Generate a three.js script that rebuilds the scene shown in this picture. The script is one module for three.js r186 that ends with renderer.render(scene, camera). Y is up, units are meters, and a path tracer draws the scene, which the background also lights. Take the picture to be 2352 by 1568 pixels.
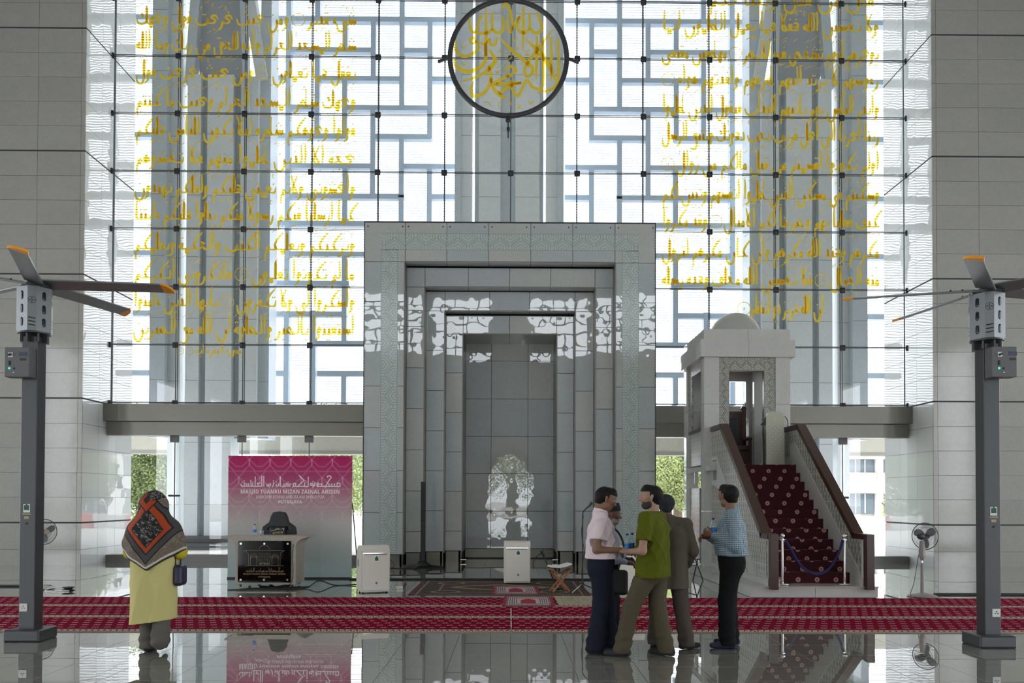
import * as THREE from 'three';
import { mergeGeometries, toCreasedNormals } from 'three/addons/utils/BufferGeometryUtils.js';
import { RoundedBoxGeometry } from 'three/addons/geometries/RoundedBoxGeometry.js';
import { RectAreaLightUniformsLib } from 'three/addons/lights/RectAreaLightUniformsLib.js';

// ---------------------------------------------------------------- camera, sky, sun, exposure
const renderer = new THREE.WebGLRenderer({ antialias: true });
renderer.toneMapping = THREE.LinearToneMapping;
renderer.toneMappingExposure = 1.4;
renderer.shadowMap.enabled = true;
const scene = new THREE.Scene();
const camera = new THREE.PerspectiveCamera(2 * Math.atan(784 / 1872) * 180 / Math.PI, 1.5, 0.1, 2000);
camera.position.set(0.006, 1.6, 0);
camera.rotation.set(0.0165, -0.0087, 0.0029, 'YXZ');
camera.setViewOffset(2352, 1568, -11.04, -330.6, 2352, 1568);   // a shift lens: level camera, frame moved up
scene.background = new THREE.Color(3.8, 4.0, 4.2);              // bright white overcast
const sun = new THREE.DirectionalLight(0xfff3de, 2.0);
sun.position.set(14, 60, 30);
sun.target.position.set(0, 0, -45);
sun.castShadow = true;
sun.shadow.radius = 6;
Object.assign(sun.shadow.camera, { left: -90, right: 90, top: 90, bottom: -90, near: 1, far: 260 });
sun.shadow.mapSize.set(4096, 4096);
scene.add(sun, sun.target);
RectAreaLightUniformsLib.init();

// ---------------------------------------------------------------- helpers
let seed = 20240;
const rnd = () => { seed = (seed + 0x6d2b79f5) | 0; let t = Math.imul(seed ^ (seed >>> 15), 1 | seed); t = (t + Math.imul(t ^ (t >>> 7), 61 | t)) ^ t; return ((t ^ (t >>> 14)) >>> 0) / 4294967296; };
const rr = (a, b) => a + (b - a) * rnd();
const V3 = (x, y, z) => new THREE.Vector3(x, y, z);
const used = new Map();
function numbered(n) { const k = used.get(n) ?? 0; used.set(n, k + 1); return k ? n + '_' + String(k).padStart(3, '0') : n; }
function tag(o, label, category, group, kind) { if (label) o.userData.label = label; if (category) o.userData.category = category; if (group) o.userData.group = group; if (kind) o.userData.kind = kind; return o; }
function thing(name, label, category, [x, y, z] = [0, 0, 0], turn = 0, group) {
  const o = new THREE.Group(); o.name = numbered(name); o.position.set(x, y, z); o.rotation.y = turn; scene.add(o);
  return tag(o, label, category, group);
}
function mesh(name, geo, m, parent) {
  if (Array.isArray(geo)) geo = merge(geo);
  const o = new THREE.Mesh(geo, m); o.castShadow = o.receiveShadow = true;
  o.name = parent ? name : numbered(name);
  (parent ?? scene).add(o); return o;
}
function struct(name, label, category) { const o = new THREE.Group(); o.name = name; used.set(name, 1); scene.add(o); return tag(o, label, category, null, 'structure'); }
function merge(list) {
  const norm = list.map((g) => { g = g.index ? g.toNonIndexed() : g; for (const k of Object.keys(g.attributes)) if (!['position', 'normal', 'uv'].includes(k)) g.deleteAttribute(k); if (!g.attributes.uv) g.setAttribute('uv', new THREE.BufferAttribute(new Float32Array(g.attributes.position.count * 2), 2)); return g; });
  return norm.length === 1 ? norm[0] : mergeGeometries(norm);
}
// uv in metres, from the axis each face looks along
function metres(g, s = 1) {
  g = g.index ? g.toNonIndexed() : g; if (!g.attributes.normal) g.computeVertexNormals();
  const p = g.attributes.position, n = g.attributes.normal, uv = new Float32Array(p.count * 2);
  for (let i = 0; i < p.count; i += 3) {
    let ax = 0, ay = 0, az = 0; for (let k = 0; k < 3; k++) { ax += Math.abs(n.getX(i + k)); ay += Math.abs(n.getY(i + k)); az += Math.abs(n.getZ(i + k)); }
    for (let k = 0; k < 3; k++) { const j = i + k, x = p.getX(j), y = p.getY(j), z = p.getZ(j); const [u, v] = az >= ax && az >= ay ? [x, y] : ax >= ay ? [z, y] : [x, -z]; uv[j * 2] = u * s; uv[j * 2 + 1] = v * s; }
  }
  g.setAttribute('uv', new THREE.BufferAttribute(uv, 2)); return g;
}
const box = (x0, x1, y0, y1, z0, z1) => new THREE.BoxGeometry(Math.abs(x1 - x0), Math.abs(y1 - y0), Math.abs(z1 - z0)).translate((x0 + x1) / 2, (y0 + y1) / 2, (z0 + z1) / 2);
const boxc = (w, h, d, x = 0, y = 0, z = 0) => new THREE.BoxGeometry(w, h, d).translate(x, y, z);
const rbox = (w, h, d, r, x = 0, y = 0, z = 0, seg = 2) => new RoundedBoxGeometry(w, h, d, seg, r).translate(x, y, z);
const cyl = (r0, r1, h, x = 0, y = 0, z = 0, seg = 20) => new THREE.CylinderGeometry(r1, r0, h, seg).translate(x, y + h / 2, z);   // r0 at the bottom, stands on y
function rod(a, b, r, seg = 8, r2 = r) { a = V3(...a); b = V3(...b); const d = b.clone().sub(a), g = new THREE.CylinderGeometry(r2, r, d.length(), seg); g.applyQuaternion(new THREE.Quaternion().setFromUnitVectors(V3(0, 1, 0), d.clone().normalize())); const c = a.add(b).multiplyScalar(0.5); return g.translate(c.x, c.y, c.z); }
function beamBetween(a, b, w, h) { a = V3(...a); b = V3(...b); const d = b.clone().sub(a), g = new THREE.BoxGeometry(w, d.length(), h); g.applyQuaternion(new THREE.Quaternion().setFromUnitVectors(V3(0, 1, 0), d.clone().normalize())); const c = a.add(b).multiplyScalar(0.5); return g.translate(c.x, c.y, c.z); }
const tube = (pts, r, seg = 40, rad = 6) => new THREE.TubeGeometry(new THREE.CatmullRomCurve3(pts.map((p) => V3(...p))), seg, r, rad);
const lathe = (pts, seg = 32) => new THREE.LatheGeometry(pts.map(([x, y]) => new THREE.Vector2(x, y)), seg);
function prism(pts, depth, bevel = 0) { const s = new THREE.Shape(pts.map(([x, y]) => new THREE.Vector2(x, y))); return new THREE.ExtrudeGeometry(s, { depth, bevelEnabled: bevel > 0, bevelSize: bevel, bevelThickness: bevel, bevelSegments: 2, curveSegments: 12 }); }
// a pen stroke of changing width, as a thin solid ribbon; pts [x, y, width]
function stroke(pts, z = 0, t = 0.004, n = 6) {
  const c = new THREE.CatmullRomCurve3(pts.map((p) => V3(p[0], p[1], 0)), false, 'centripetal'), N = Math.max(2, (pts.length - 1) * n), L = [], R = [];
  for (let i = 0; i <= N; i++) {
    const u = i / N, p = c.getPoint(u), d = c.getTangent(u), k = u * (pts.length - 1), j = Math.min(pts.length - 2, Math.floor(k)), w = (pts[j][2] * (1 - k + j) + pts[j + 1][2] * (k - j)) / 2;
    L.push([p.x - d.y * w, p.y + d.x * w]); R.push([p.x + d.y * w, p.y - d.x * w]);
  }
  const pos = [], f = (a, b, c2) => pos.push(...a, z, ...b, z, ...c2, z);
  for (let i = 0; i < N; i++) { f(L[i], R[i], R[i + 1]); f(L[i], R[i + 1], L[i + 1]); }
  const g = new THREE.BufferGeometry(); g.setAttribute('position', new THREE.Float32BufferAttribute(pos, 3)); g.computeVertexNormals(); return g;
}
const hash = (x, y) => { let h = Math.imul(x | 0, 374761393) + Math.imul(y | 0, 668265263); h = Math.imul(h ^ (h >>> 13), 1274126177); return ((h ^ (h >>> 16)) >>> 0) / 4294967296; };
function vnoise(x, y, per) { const ix = Math.floor(x), iy = Math.floor(y), fx = x - ix, fy = y - iy, s = fx * fx * (3 - 2 * fx), t = fy * fy * (3 - 2 * fy), m = (a) => ((a % per) + per) % per; const a = hash(m(ix), m(iy)), b = hash(m(ix + 1), m(iy)), c = hash(m(ix), m(iy + 1)), d = hash(m(ix + 1), m(iy + 1)); return (a + (b - a) * s) * (1 - t) + (c + (d - c) * s) * t; }
function dataTex(n, fn, srgb, rep = 1) {
  const d = new Uint8Array(n * n * 4);
  for (let y = 0; y < n; y++) for (let x = 0; x < n; x++) { const v = fn(x / n, y / n), o = (y * n + x) * 4; for (let c = 0; c < 3; c++) d[o + c] = Math.max(0, Math.min(255, (Array.isArray(v) ? v[c] : v) * 255)); d[o + 3] = 255; }
  const t = new THREE.DataTexture(d, n, n); t.wrapS = t.wrapT = THREE.RepeatWrapping; t.magFilter = THREE.LinearFilter; t.minFilter = THREE.LinearMipmapLinearFilter; t.generateMipmaps = true; if (srgb) t.colorSpace = THREE.SRGBColorSpace; t.repeat.set(rep, rep); t.needsUpdate = true; return t;
}
function canvasTex(w, h, draw, rep) {
  const c = document.createElement('canvas'); c.width = w; c.height = h; const g = c.getContext('2d'); draw(g, w, h);
  const t = new THREE.CanvasTexture(c); t.colorSpace = THREE.SRGBColorSpace; t.magFilter = THREE.LinearFilter; if (rep) { t.wrapS = t.wrapT = THREE.RepeatWrapping; t.repeat.set(...rep); } return t;
}
const again = (t, rx, ry = rx) => { const c = t.clone(); c.repeat.set(rx, ry); c.needsUpdate = true; return c; };
const fbm = (x, y, p) => 0.5 * vnoise(x * p, y * p, p) + 0.3 * vnoise(x * p * 2, y * p * 2, p * 2) + 0.2 * vnoise(x * p * 4, y * p * 4, p * 4);
const noiseTex = dataTex(256, (x, y) => fbm(x, y, 8));
const wobble = dataTex(128, (x, y) => 0.6 * vnoise(x * 4, y * 4, 4) + 0.4 * vnoise(x * 9, y * 9, 9));
const grainTex = dataTex(256, (x, y) => { const v = 0.86 + 0.14 * (0.5 * vnoise(x * 64, y * 64, 64) + 0.5 * fbm(x, y, 6)); return v; }, false);
const mat = (c, roughness = 0.6, o = {}) => new THREE.MeshPhysicalMaterial({ color: Array.isArray(c) ? new THREE.Color(...c) : new THREE.Color(c), roughness, ...o });

// ---------------------------------------------------------------- shared materials
const glass = mat([1, 1, 1], 0, { transmission: 1, thickness: 0, ior: 1.5, specularIntensity: 0.8 });
const M = {
  panelA: mat([0.4, 0.395, 0.36], 0.1, { bumpMap: again(wobble, 0.9), bumpScale: 0.0012, map: again(grainTex, 0.7) }),
  panelB: mat([0.385, 0.38, 0.35], 0.1, { bumpMap: again(wobble, 0.8), bumpScale: 0.0012, map: again(grainTex, 0.6) }),
  reveal: mat([0.7, 0.72, 0.71], 0.004, { ior: 1.55, bumpMap: again(wobble, 0.5), bumpScale: 0.0014 }),
  revealB: mat([0.68, 0.7, 0.69], 0.004, { ior: 1.55, bumpMap: again(wobble, 0.6), bumpScale: 0.0014 }),
  joint: mat([0.05, 0.05, 0.05], 0.8),
  jointGrey: mat([0.2, 0.2, 0.19], 0.8),
  steel: mat([0.2, 0.19, 0.165], 0.34, { metalness: 0.6, bumpMap: again(noiseTex, 0.3), bumpScale: 0.002 }),
  darkSteel: mat([0.05, 0.052, 0.055], 0.4, { metalness: 0.3 }),
  chrome: mat([0.75, 0.74, 0.72], 0.15, { metalness: 1 }),
  clamp: mat([0.035, 0.037, 0.04], 0.4, { metalness: 0.4 }),
  seal: mat([0.06, 0.07, 0.075], 0.6),
  black: mat([0.012, 0.012, 0.013], 0.5),
  blackGloss: mat([0.01, 0.01, 0.012], 0.15),
  white: mat([0.75, 0.75, 0.72], 0.5),
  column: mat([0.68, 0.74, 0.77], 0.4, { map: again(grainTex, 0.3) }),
  columnB: mat([0.52, 0.6, 0.66], 0.45, { map: again(grainTex, 0.3) }),  // darker variant of column; in the recessed strips it puts shade into the colour
  gold: mat([0.86, 0.63, 0.03], 0.5, { side: THREE.DoubleSide, transmission: 0.4, thickness: 0 }),
};
// ---------------------------------------------------------------- the hall
const HALL = { x: 17.5, back: 24, top: 19, front: -19.5, glass: -20.8, revealX: 10.2 };
const floor = struct('floor', 'polished pale grey porcelain tile floor of the prayer hall', 'floor');
mesh('screed', box(-HALL.x, HALL.x, -0.25, -0.009, -22.2, HALL.back), mat([0.16, 0.15, 0.14], 0.9), floor);
{
  const stain = dataTex(256, (x, y) => 0.9 + 0.1 * fbm(x, y, 7));
  const tiles = [[0.31, 0.303, 0.265], [0.295, 0.288, 0.255], [0.325, 0.314, 0.278]].map((c) => mat(c, 0.004, { map: stain, bumpMap: again(wobble, 0.55), bumpScale: 0.00016, ior: 1.9, clearcoat: 1, clearcoatRoughness: 0 }));
  const geo = metres(rbox(0.597, 0.012, 0.597, 0.002, 0, -0.006, 0, 1)), far = [];
  const near = [];
  for (let j = 0; j < 76; j++) for (let i = -29; i <= 29; i++) {
    const x = 0.02 + (i - 0.5) * 0.6, z = 23.4 - j * 0.6 - 0.3;
    const inView = z < -6.6 && z > -9.9 && Math.abs(x) < Math.abs(z) * 0.66 + 0.3 || z < -13 && z > -16.4 && Math.abs(x) < 8.2;
    (inView && near.length < 298 ? near : far).push([x, z]);
  }
  for (const [x, z] of near) { const t = mesh('tile', geo, tiles[Math.floor(rnd() * 3)], floor); t.position.set(x, 0, z); t.rotation.set(rr(-0.0011, 0.0011), 0, rr(-0.0011, 0.0011)); }
  const fg = metres(boxc(0.597, 0.012, 0.597, 0, -0.006, 0));
  const m4 = new THREE.Matrix4(), e = new THREE.Euler();
  const rest = mesh('tile_field', merge(far.map(([x, z]) => fg.clone().applyMatrix4(m4.makeRotationFromEuler(e.set(rr(-0.0009, 0.0009), 0, rr(-0.0009, 0.0009))).setPosition(x, 0, z)))), tiles[0], floor);
  rest.userData.kind = 'stuff';
}
// front walls either side of the glass, clad in enamelled panels: five courses between the dark joints
function cladWall(side) {
  const w = struct(side < 0 ? 'wall_front_left' : 'wall_front_right', `off-white enamelled panel wall ${side < 0 ? 'left' : 'right'} of the tall glass front`, 'wall');
  const X = HALL.revealX, zf = HALL.front;
  mesh('backing', [box(side * (X + 0.03), side * HALL.x, 0, HALL.top, zf - 0.03, zf - 0.9), box(side * (X + 0.03), side * (X + 0.7), 0, HALL.top, zf - 0.9, -22.05)], M.jointGrey, w);
  const courses = []; for (let k = 0, y = 1.005; y < HALL.top; k++) { for (let c = 0; c < 5; c++) courses.push([y + 0.018 + c * 0.588, y + 0.018 + (c + 1) * 0.588 - 0.007]); y += 2.97; }
  courses.unshift([0.0, 0.36], [0.367, 0.985]);
  mesh('dark_joint', courses.filter((c, i) => i > 1 && (i - 2) % 5 === 0).map(([y]) => box(side * (X + 0.004), side * HALL.x, y - 0.025, y, zf - 0.03, zf - 0.004)), M.joint, w);
  mesh('dark_joint', courses.filter((c, i) => i > 1 && (i - 2) % 5 === 0).map(([y]) => box(side * (X + 0.004), side * (X + 0.03), y - 0.025, y, zf, -22.05)), M.joint, w);
  const cols = [[X, X + 0.1], [X + 0.107, X + 1.13]]; for (let x = X + 1.137; x < HALL.x - 0.3; x += 1.19) cols.push([x, Math.min(x + 1.183, HALL.x)]);
  const rest = [];
  for (const [y0, y1] of courses) cols.forEach(([x0, x1], k) => { const g = metres(box(side * x0, side * x1, y0, y1, zf - 0.03, zf)); if (k < 4 && y0 < 14) mesh('panel', g, (Math.floor(y0 * 7) + k) % 3 ? M.panelA : M.panelB, w); else rest.push(g); });
  mesh('upper_panels', rest, M.panelA, w).userData.kind = 'stuff';
  for (const [y0, y1] of courses) for (const [k, [z0, z1]] of [[0, [zf - 0.031, -20.3]], [1, [-20.307, -21.17]], [2, [-21.177, -22.05]]]) { const p = mesh('reveal_panel', metres(box(side * X, side * (X + 0.03), y0, y1, z0, z1)), (k + Math.floor(y0 * 3)) % 2 ? M.reveal : M.revealB, w); }
  return w;
}
cladWall(-1); cladWall(1);
// header over the glass, ceiling, side and back walls with the openings that light the hall
const plaster = mat([0.6, 0.6, 0.57], 0.7, { map: again(grainTex, 0.2) });
const header = struct('wall_front', 'panelled wall strip above the tall glass front', 'wall');
mesh('header', box(-10.9, 10.9, 15.95, HALL.top, -19.5, -21.4), plaster, header);
const ceiling = struct('ceiling', 'high pale ceiling of the prayer hall', 'ceiling');
mesh('slab', box(-HALL.x - 0.5, HALL.x + 0.5, HALL.top, HALL.top + 0.4, -22.05, HALL.back + 0.5), plaster, ceiling);
function sideWall(side) {
  const w = struct(side < 0 ? 'wall_left' : 'wall_right', `${side < 0 ? 'left' : 'right'} side wall of the hall with tall open bays`, 'wall');
  const x0 = side * HALL.x, x1 = side * (HALL.x + 0.5), g = [box(x0, x1, 7.5, HALL.top, -19.5, HALL.back)];
  for (let z = -19.5; z < HALL.back; z += 7.25) g.push(box(x0, x1, 0, 7.5, z, Math.min(z + 3.9, HALL.back)));
  mesh('wall', g, plaster, w);
}
sideWall(-1); sideWall(1);
const backWall = struct('wall_back', 'rear wall of the hall with a pointed arch doorway and latticed windows', 'wall');
{
  const s = new THREE.Shape(); s.moveTo(-HALL.x, 0); s.lineTo(-HALL.x, HALL.top); s.lineTo(HALL.x, HALL.top); s.lineTo(HALL.x, 0); s.lineTo(2.3, 0); s.lineTo(2.3, 3.6); s.quadraticCurveTo(2.1, 5.4, 0, 6.3); s.quadraticCurveTo(-2.1, 5.4, -2.3, 3.6); s.lineTo(-2.3, 0);
  const open = (x0, x1, y0, y1) => { const p = new THREE.Path(); p.moveTo(x0, y0); p.lineTo(x1, y0); p.lineTo(x1, y1); p.lineTo(x0, y1); s.holes.push(p); };
  for (const k of [-1, 1]) { for (const [a, b] of [[1.6, 6.2], [6.9, 11.4]]) open(...(k < 0 ? [-b, -a] : [a, b]), 13, 17.6); }
  mesh('wall', new THREE.ExtrudeGeometry(s, { depth: 0.5, bevelEnabled: false }).translate(0, 0, HALL.back), plaster, backWall);
  const bars = [];
  for (const k of [-1, 1]) for (const [a, b] of [[1.6, 6.2], [6.9, 11.4]]) {
    const n = 5, w = (b - a) / n, ys = [13, 13.9, 14.85, 15.7, 16.6, 17.6];
    for (let r = 1; r < 5; r++) bars.push(box(k * a, k * b, ys[r] - 0.07, ys[r] + 0.07, HALL.back + 0.1, HALL.back + 0.2));
    for (let r = 0; r < 5; r++) for (let c = 1; c < n; c++) if (rnd() < 0.62) bars.push(box(k * (a + c * w) - 0.07, k * (a + c * w) + 0.07, ys[r], ys[r + 1], HALL.back + 0.1, HALL.back + 0.2));
  }
  mesh('lattice', bars, M.darkSteel, backWall);
}
// the glass front: point-fixed panes on a grid of 1.704 by 1.484
const GX = (c) => -10.22 + c * 1.7045, GY = (r) => 14.4 - r * 1.4842;
const win = struct('window_1', 'tall point-fixed glass front with a grid of clear panes and dark clamps', 'window');
const paneGeo = new THREE.BoxGeometry(1.69, 1.47, 0.012), clampGeo = merge([rbox(0.15, 0.15, 0.05, 0.03, 0, 0, 0.035), new THREE.ConeGeometry(0.075, 0.03, 4).rotateX(Math.PI / 2).rotateZ(Math.PI / 4).translate(0, 0, 0.07), boxc(0.05, 0.05, 0.12, 0, 0, -0.05)]);
const hidden = (c, r) => c >= 4 && c < 8 && r >= 5;
for (let r = -1; r < 7; r++) for (let c = 0; c < 12; c++) if (!hidden(c, r) && !(c >= 4 && c < 8 && r === 4)) { const p = mesh('pane', paneGeo, glass, win); p.position.set(GX(c) + 0.852, GY(r) - 0.742, HALL.glass); }
for (let c = 4; c < 8; c++) { const p = mesh('pane', new THREE.BoxGeometry(1.69, 0.3, 0.012), glass, win); p.position.set(GX(c) + 0.852, 8.44, HALL.glass); }
for (let r = 0; r < 8; r++) for (let c = 0; c < 13; c++) {
  if (c > 4 && c < 8 && r > 3 || c === 4 && r > 4 && false) continue;
  const k = mesh('clamp', clampGeo, M.clamp, win); k.position.set(GX(c), GY(r), HALL.glass);
}
for (let r = 0; r < 8; r++) for (const [a, b] of r < 4 ? [[0, 12]] : [[0, 4], [8, 12]]) mesh('tie_rod', [rod([GX(a), GY(r) + 0.02, HALL.glass + 0.03], [GX(b), GY(r) + 0.02, HALL.glass + 0.03], 0.012), box(GX(a), GX(b), GY(r) - 0.007, GY(r) + 0.007, HALL.glass - 0.01, HALL.glass + 0.008)], M.seal, win);
for (let c = 0; c < 13; c++) { const y0 = c > 4 && c < 8 ? 8.3 : 3.98; mesh('tie_rod', [rod([GX(c), y0, HALL.glass - 0.12], [GX(c), 15.9, HALL.glass - 0.12], c % 12 ? 0.014 : 0.05), box(GX(c) - 0.01, GX(c) + 0.01, y0, 15.9, HALL.glass - 0.01, HALL.glass + 0.008)], M.seal, win); }
// steel transom and the low glazing below it
for (const s of [-1, 1]) {
  const t = struct(s < 0 ? 'trim_1' : 'trim_2', `stepped stainless steel transom beam ${s < 0 ? 'left' : 'right'} of the prayer niche`, 'beam');
  const a = s * 3.45, b = s * 10.19;
  mesh('upper_fascia', metres(box(a, b, 3.53, 3.96, -20.5, -20.95)), M.steel, t);
  mesh('lower_fascia', metres(box(a, s * 10.15, 3.18, 3.515, -20.62, -20.95)), M.steel, t);
  const low = struct(s < 0 ? 'window_2' : 'window_3', `low clear glazing under the steel beam ${s < 0 ? 'left' : 'right'} of the niche`, 'window');
  for (let k = 0; k < 4; k++) {
    const c = s < 0 ? k : 8 + k, x0 = GX(c), x1 = GX(c + 1);
    mesh('pane', box(Math.max(x0, -10.19) + 0.006, Math.min(x1, 10.19) - 0.006, 0.17, 3.18, -20.79, -20.802), glass, low);
    const xe = s < 0 ? GX(c) : GX(c + 1);
    mesh('seal', box(xe - 0.008, xe + 0.008, 0.17, 3.18, -20.78, -20.81), M.seal, low);
    if (k !== (s < 0 ? 0 : 3)) { const f = s < 0 ? xe : xe; mesh('patch_fitting', [rbox(0.22, 0.16, 0.06, 0.01, f, 3.1, -20.77), boxc(0.02, 0.165, 0.065, f - 0.05, 3.1, -20.768), boxc(0.02, 0.165, 0.065, f + 0.05, 3.1, -20.768)], M.jointGrey, low); mesh('door_lock', rbox(0.3, 0.05, 0.05, 0.02, f, 1.66, -20.77), M.darkSteel, low); mesh('fin', box(f - 0.12, f + 0.12, 0.17, 3.05, -20.95, -20.962), glass, low); }
  }
  const sill = struct(s < 0 ? 'baseboard_left' : 'baseboard_right', `dark stone kerb under the low glazing ${s < 0 ? 'left' : 'right'} of the niche`, 'kerb');
  mesh('kerb', metres(box(a, s * 10.19, 0, 0.165, -20.7, -21.0)), mat([0.16, 0.155, 0.145], 0.35), sill);
}
// ---------------------------------------------------------------- gold lettering on the glass: a small naskh pen font
// each letter is drawn right to left; x grows leftward, y up, one unit is about a pen dot. [width, strokes, dots]
const T1 = [[0, 0.1], [0.35, 0.1], [0.55, 1.5], [0.8, 0.15], [1.5, 0.1]];
const LET = {
  alif: { i: [1.3, [[[0.6, 5.2], [0.45, 2.5], [0.6, 0]]]], f: [1.5, [[[0, 0.1], [0.5, 0.1], [0.75, 2], [0.6, 5.2]]]] },
  beh: { m: [1.6, [T1]], n: [1.7, [[[0.1, 1.6], [0.5, 0.2], [1.7, 0.1]]]], f: [5, [[[0, 0.1], [0.5, 0.2], [0.7, 1.2], [1.1, 0], [2.6, -0.4], [4, -0.2], [4.9, 1.3]]]], i: [5, [[[0.2, 1.4], [0.6, 0.1], [2.4, -0.4], [4, -0.2], [4.9, 1.3]]]] },
  jeem: { m: [3, [[[0, 0.1], [1, 0.2], [2.2, 1.9], [0.9, 1.5]], [[2.2, 1.9], [1.7, 0.9], [3, 0.1]]]], n: [3.1, [[[0.2, 1.2], [1.2, 2.2], [2.6, 1.7], [1.2, 0.9], [1.6, 0.2], [3.1, 0.1]]]], f: [3.2, [[[0.2, 1.3], [1.2, 2.1], [2.8, 1.7], [1.2, 0.8], [0.5, -0.8], [1.2, -2.4], [3, -2.3]]]] },
  dal: { i: [2, [[[0.5, 2.2], [0.3, 0.8], [0.5, 0.1], [1.9, 0.1]]]], f: [2.1, [[[0, 0.1], [0.6, 0.3], [0.8, 2], [0.7, 0.4], [2, 0.1]]]] },
  reh: { i: [1.8, [[[0.3, 1.2], [0.5, 0], [1, -1], [2.1, -1.6]]]], f: [1.9, [[[0, 0.1], [0.5, 0.5], [0.7, -0.4], [1.3, -1.3], [2.2, -1.6]]]] },
  seen: { m: [3.2, [[[0, 0.1], [0.3, 1.2], [0.7, 0.1], [1.2, 1.2], [1.7, 0.1], [2.2, 1.4], [2.6, 0.1], [3.2, 0.1]]]], f: [5.4, [[[0, 0.1], [0.3, 1.2], [0.7, 0.1], [1.2, 1.2], [1.7, 0.1], [2.1, 1.3], [2.3, -0.8], [3.2, -2], [4.6, -1.7], [5.2, 0.6]]]] },
  sad: { m: [3.6, [[[0, 0.1], [1, 0.2], [2.2, 1.7], [3, 1], [2, 0.1], [0.6, 0.1]], [[2.4, 0.1], [3, 0.9], [3.1, 0.1], [3.6, 0.1]]]], f: [5.6, [[[0, 0.1], [1, 0.2], [2.2, 1.7], [3, 1], [2, 0.1]], [[2.4, 0.1], [3, 0.8], [3.2, -1], [4.2, -1.9], [5.2, -0.9], [5.5, 0.8]]]] },
  tah: { m: [3, [[[0, 0.1], [0.8, 0.2], [2, 1.6], [2.7, 0.9], [1.8, 0.1], [0.4, 0.1]], [[1.1, 4.8], [1.1, 0.2]], [[2, 0.1], [3, 0.1]]]] },
  ain: { m: [2, [[[0, 0.1], [0.6, 0.3], [0.3, 1.4], [1.5, 1.4], [1, 0.4], [2, 0.1]]]], n: [2.3, [[[1.9, 2.1], [0.7, 1.9], [0.6, 1], [1.6, 0.9], [0.4, 0.3], [2.3, 0.1]]]], f: [2.9, [[[0, 0.1], [0.5, 0.4], [0.2, 1.4], [1.3, 1.4], [0.7, 0.4], [0.2, -1.2], [1.2, -2.5], [2.8, -2.2]]]] },
  feh: { m: [1.8, [[[0, 0.1], [0.6, 0.3], [0.4, 1.5], [1.2, 1.5], [1.1, 0.4], [1.8, 0.1]]]], f: [4.2, [[[0.9, 0.4], [0.3, 1.2], [0.9, 1.8], [1.2, 0.8], [0.5, 0.1], [2.2, -0.4], [3.6, -0.1], [4.1, 1.2]]]] },
  qaf: { f: [3.6, [[[0.9, 0.5], [0.3, 1.2], [0.9, 1.8], [1.2, 0.8], [0.9, -1], [2, -2.1], [3.2, -1.3], [3.5, 0.6]]]] },
  kaf: { m: [3.2, [[[0, 0.1], [0.8, 0.2], [1.6, 1.3], [0.6, 3], [-1.2, 4.6]], [[1.5, 1.3], [1.5, 0.2], [3.2, 0.1]]]], f: [4, [[[0, 0.1], [0.4, 0.3], [0.5, 4.6], [0.6, 0.4], [2, -0.2], [3.4, 0.1], [3.9, 1.2]], [[1.6, 2.2], [2.2, 2.4], [1.7, 1.7], [2.3, 1.5]]]] },
  lam: { m: [1.2, [[[0, 0.1], [0.5, 0.2], [0.5, 4.8], [0.55, 0.3], [1.2, 0.1]]]], n: [1.2, [[[0.5, 4.9], [0.45, 0.4], [1.2, 0.1]]]], f: [3.2, [[[0, 0.1], [0.4, 0.3], [0.4, 4.8], [0.5, -0.6], [1.4, -1.9], [2.6, -1.4], [3, 0.4]]]] },
  meem: { m: [1.9, [[[0, 0.1], [0.5, 0.1], [0.4, -0.8], [1.2, -0.8], [1.2, 0.2], [1.9, 0.1]]]], n: [1.9, [[[0.3, 0.2], [0.8, 1.3], [1.3, 0.5], [0.5, 0], [1.9, 0.1]]]], f: [2.2, [[[0, 0.1], [0.6, 0.9], [1.2, 0.3], [0.6, -0.2], [1.4, -0.4], [1.6, -2.8]]]] },
  noon: { f: [3.6, [[[0, 0.1], [0.4, 0.4], [0.4, 1], [0.5, -0.8], [1.5, -2], [2.8, -1.6], [3.4, 0.4]]]] },
  heh: { m: [2, [[[0, 0.1], [0.6, 0.2], [0.3, 1.6], [1.4, 0.8], [0.6, -0.2], [0.9, -1.2], [1.5, -0.2], [2, 0.1]]]], n: [2.2, [[[0.7, 2.2], [1.7, 1.1], [1, 0.2], [0.2, 0.7], [1, 1.5], [1.2, 0.3], [2.2, 0.1]]]], f: [1.7, [[[0, 0.1], [0.6, 0.3], [0.5, 1.6], [1.5, 0.7], [0.7, 0.2]]]] },
  waw: { f: [2, [[[1, 0.4], [0.3, 1], [0.9, 1.7], [1.2, 0.6], [1, -0.7], [2.2, -1.7]]]] },
  yeh: { f: [3.6, [[[0, 0.1], [0.6, 0.9], [1.2, 0.3], [0.6, -0.9], [1.6, -1.9], [3, -1.4], [3.5, 0.2]]]] },
  hamza: { f: [1.5, [[[1.2, 1.6], [0.4, 1.4], [0.9, 0.9], [0.2, 0.4], [1.3, 0.5]]]] },
  lamalif: { f: [2.6, [[[2.2, 4.8], [1.4, 2], [0.4, 0.2], [1.4, 0.1], [1.8, 1.2], [0.3, 4.6]]]] },
};
const CH = {}; const def = (s, shape, dots, join = true) => { for (const [k, c] of [...s].entries()) CH[c] = { shape, dots: dots[k] ?? dots[0], join }; };
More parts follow.
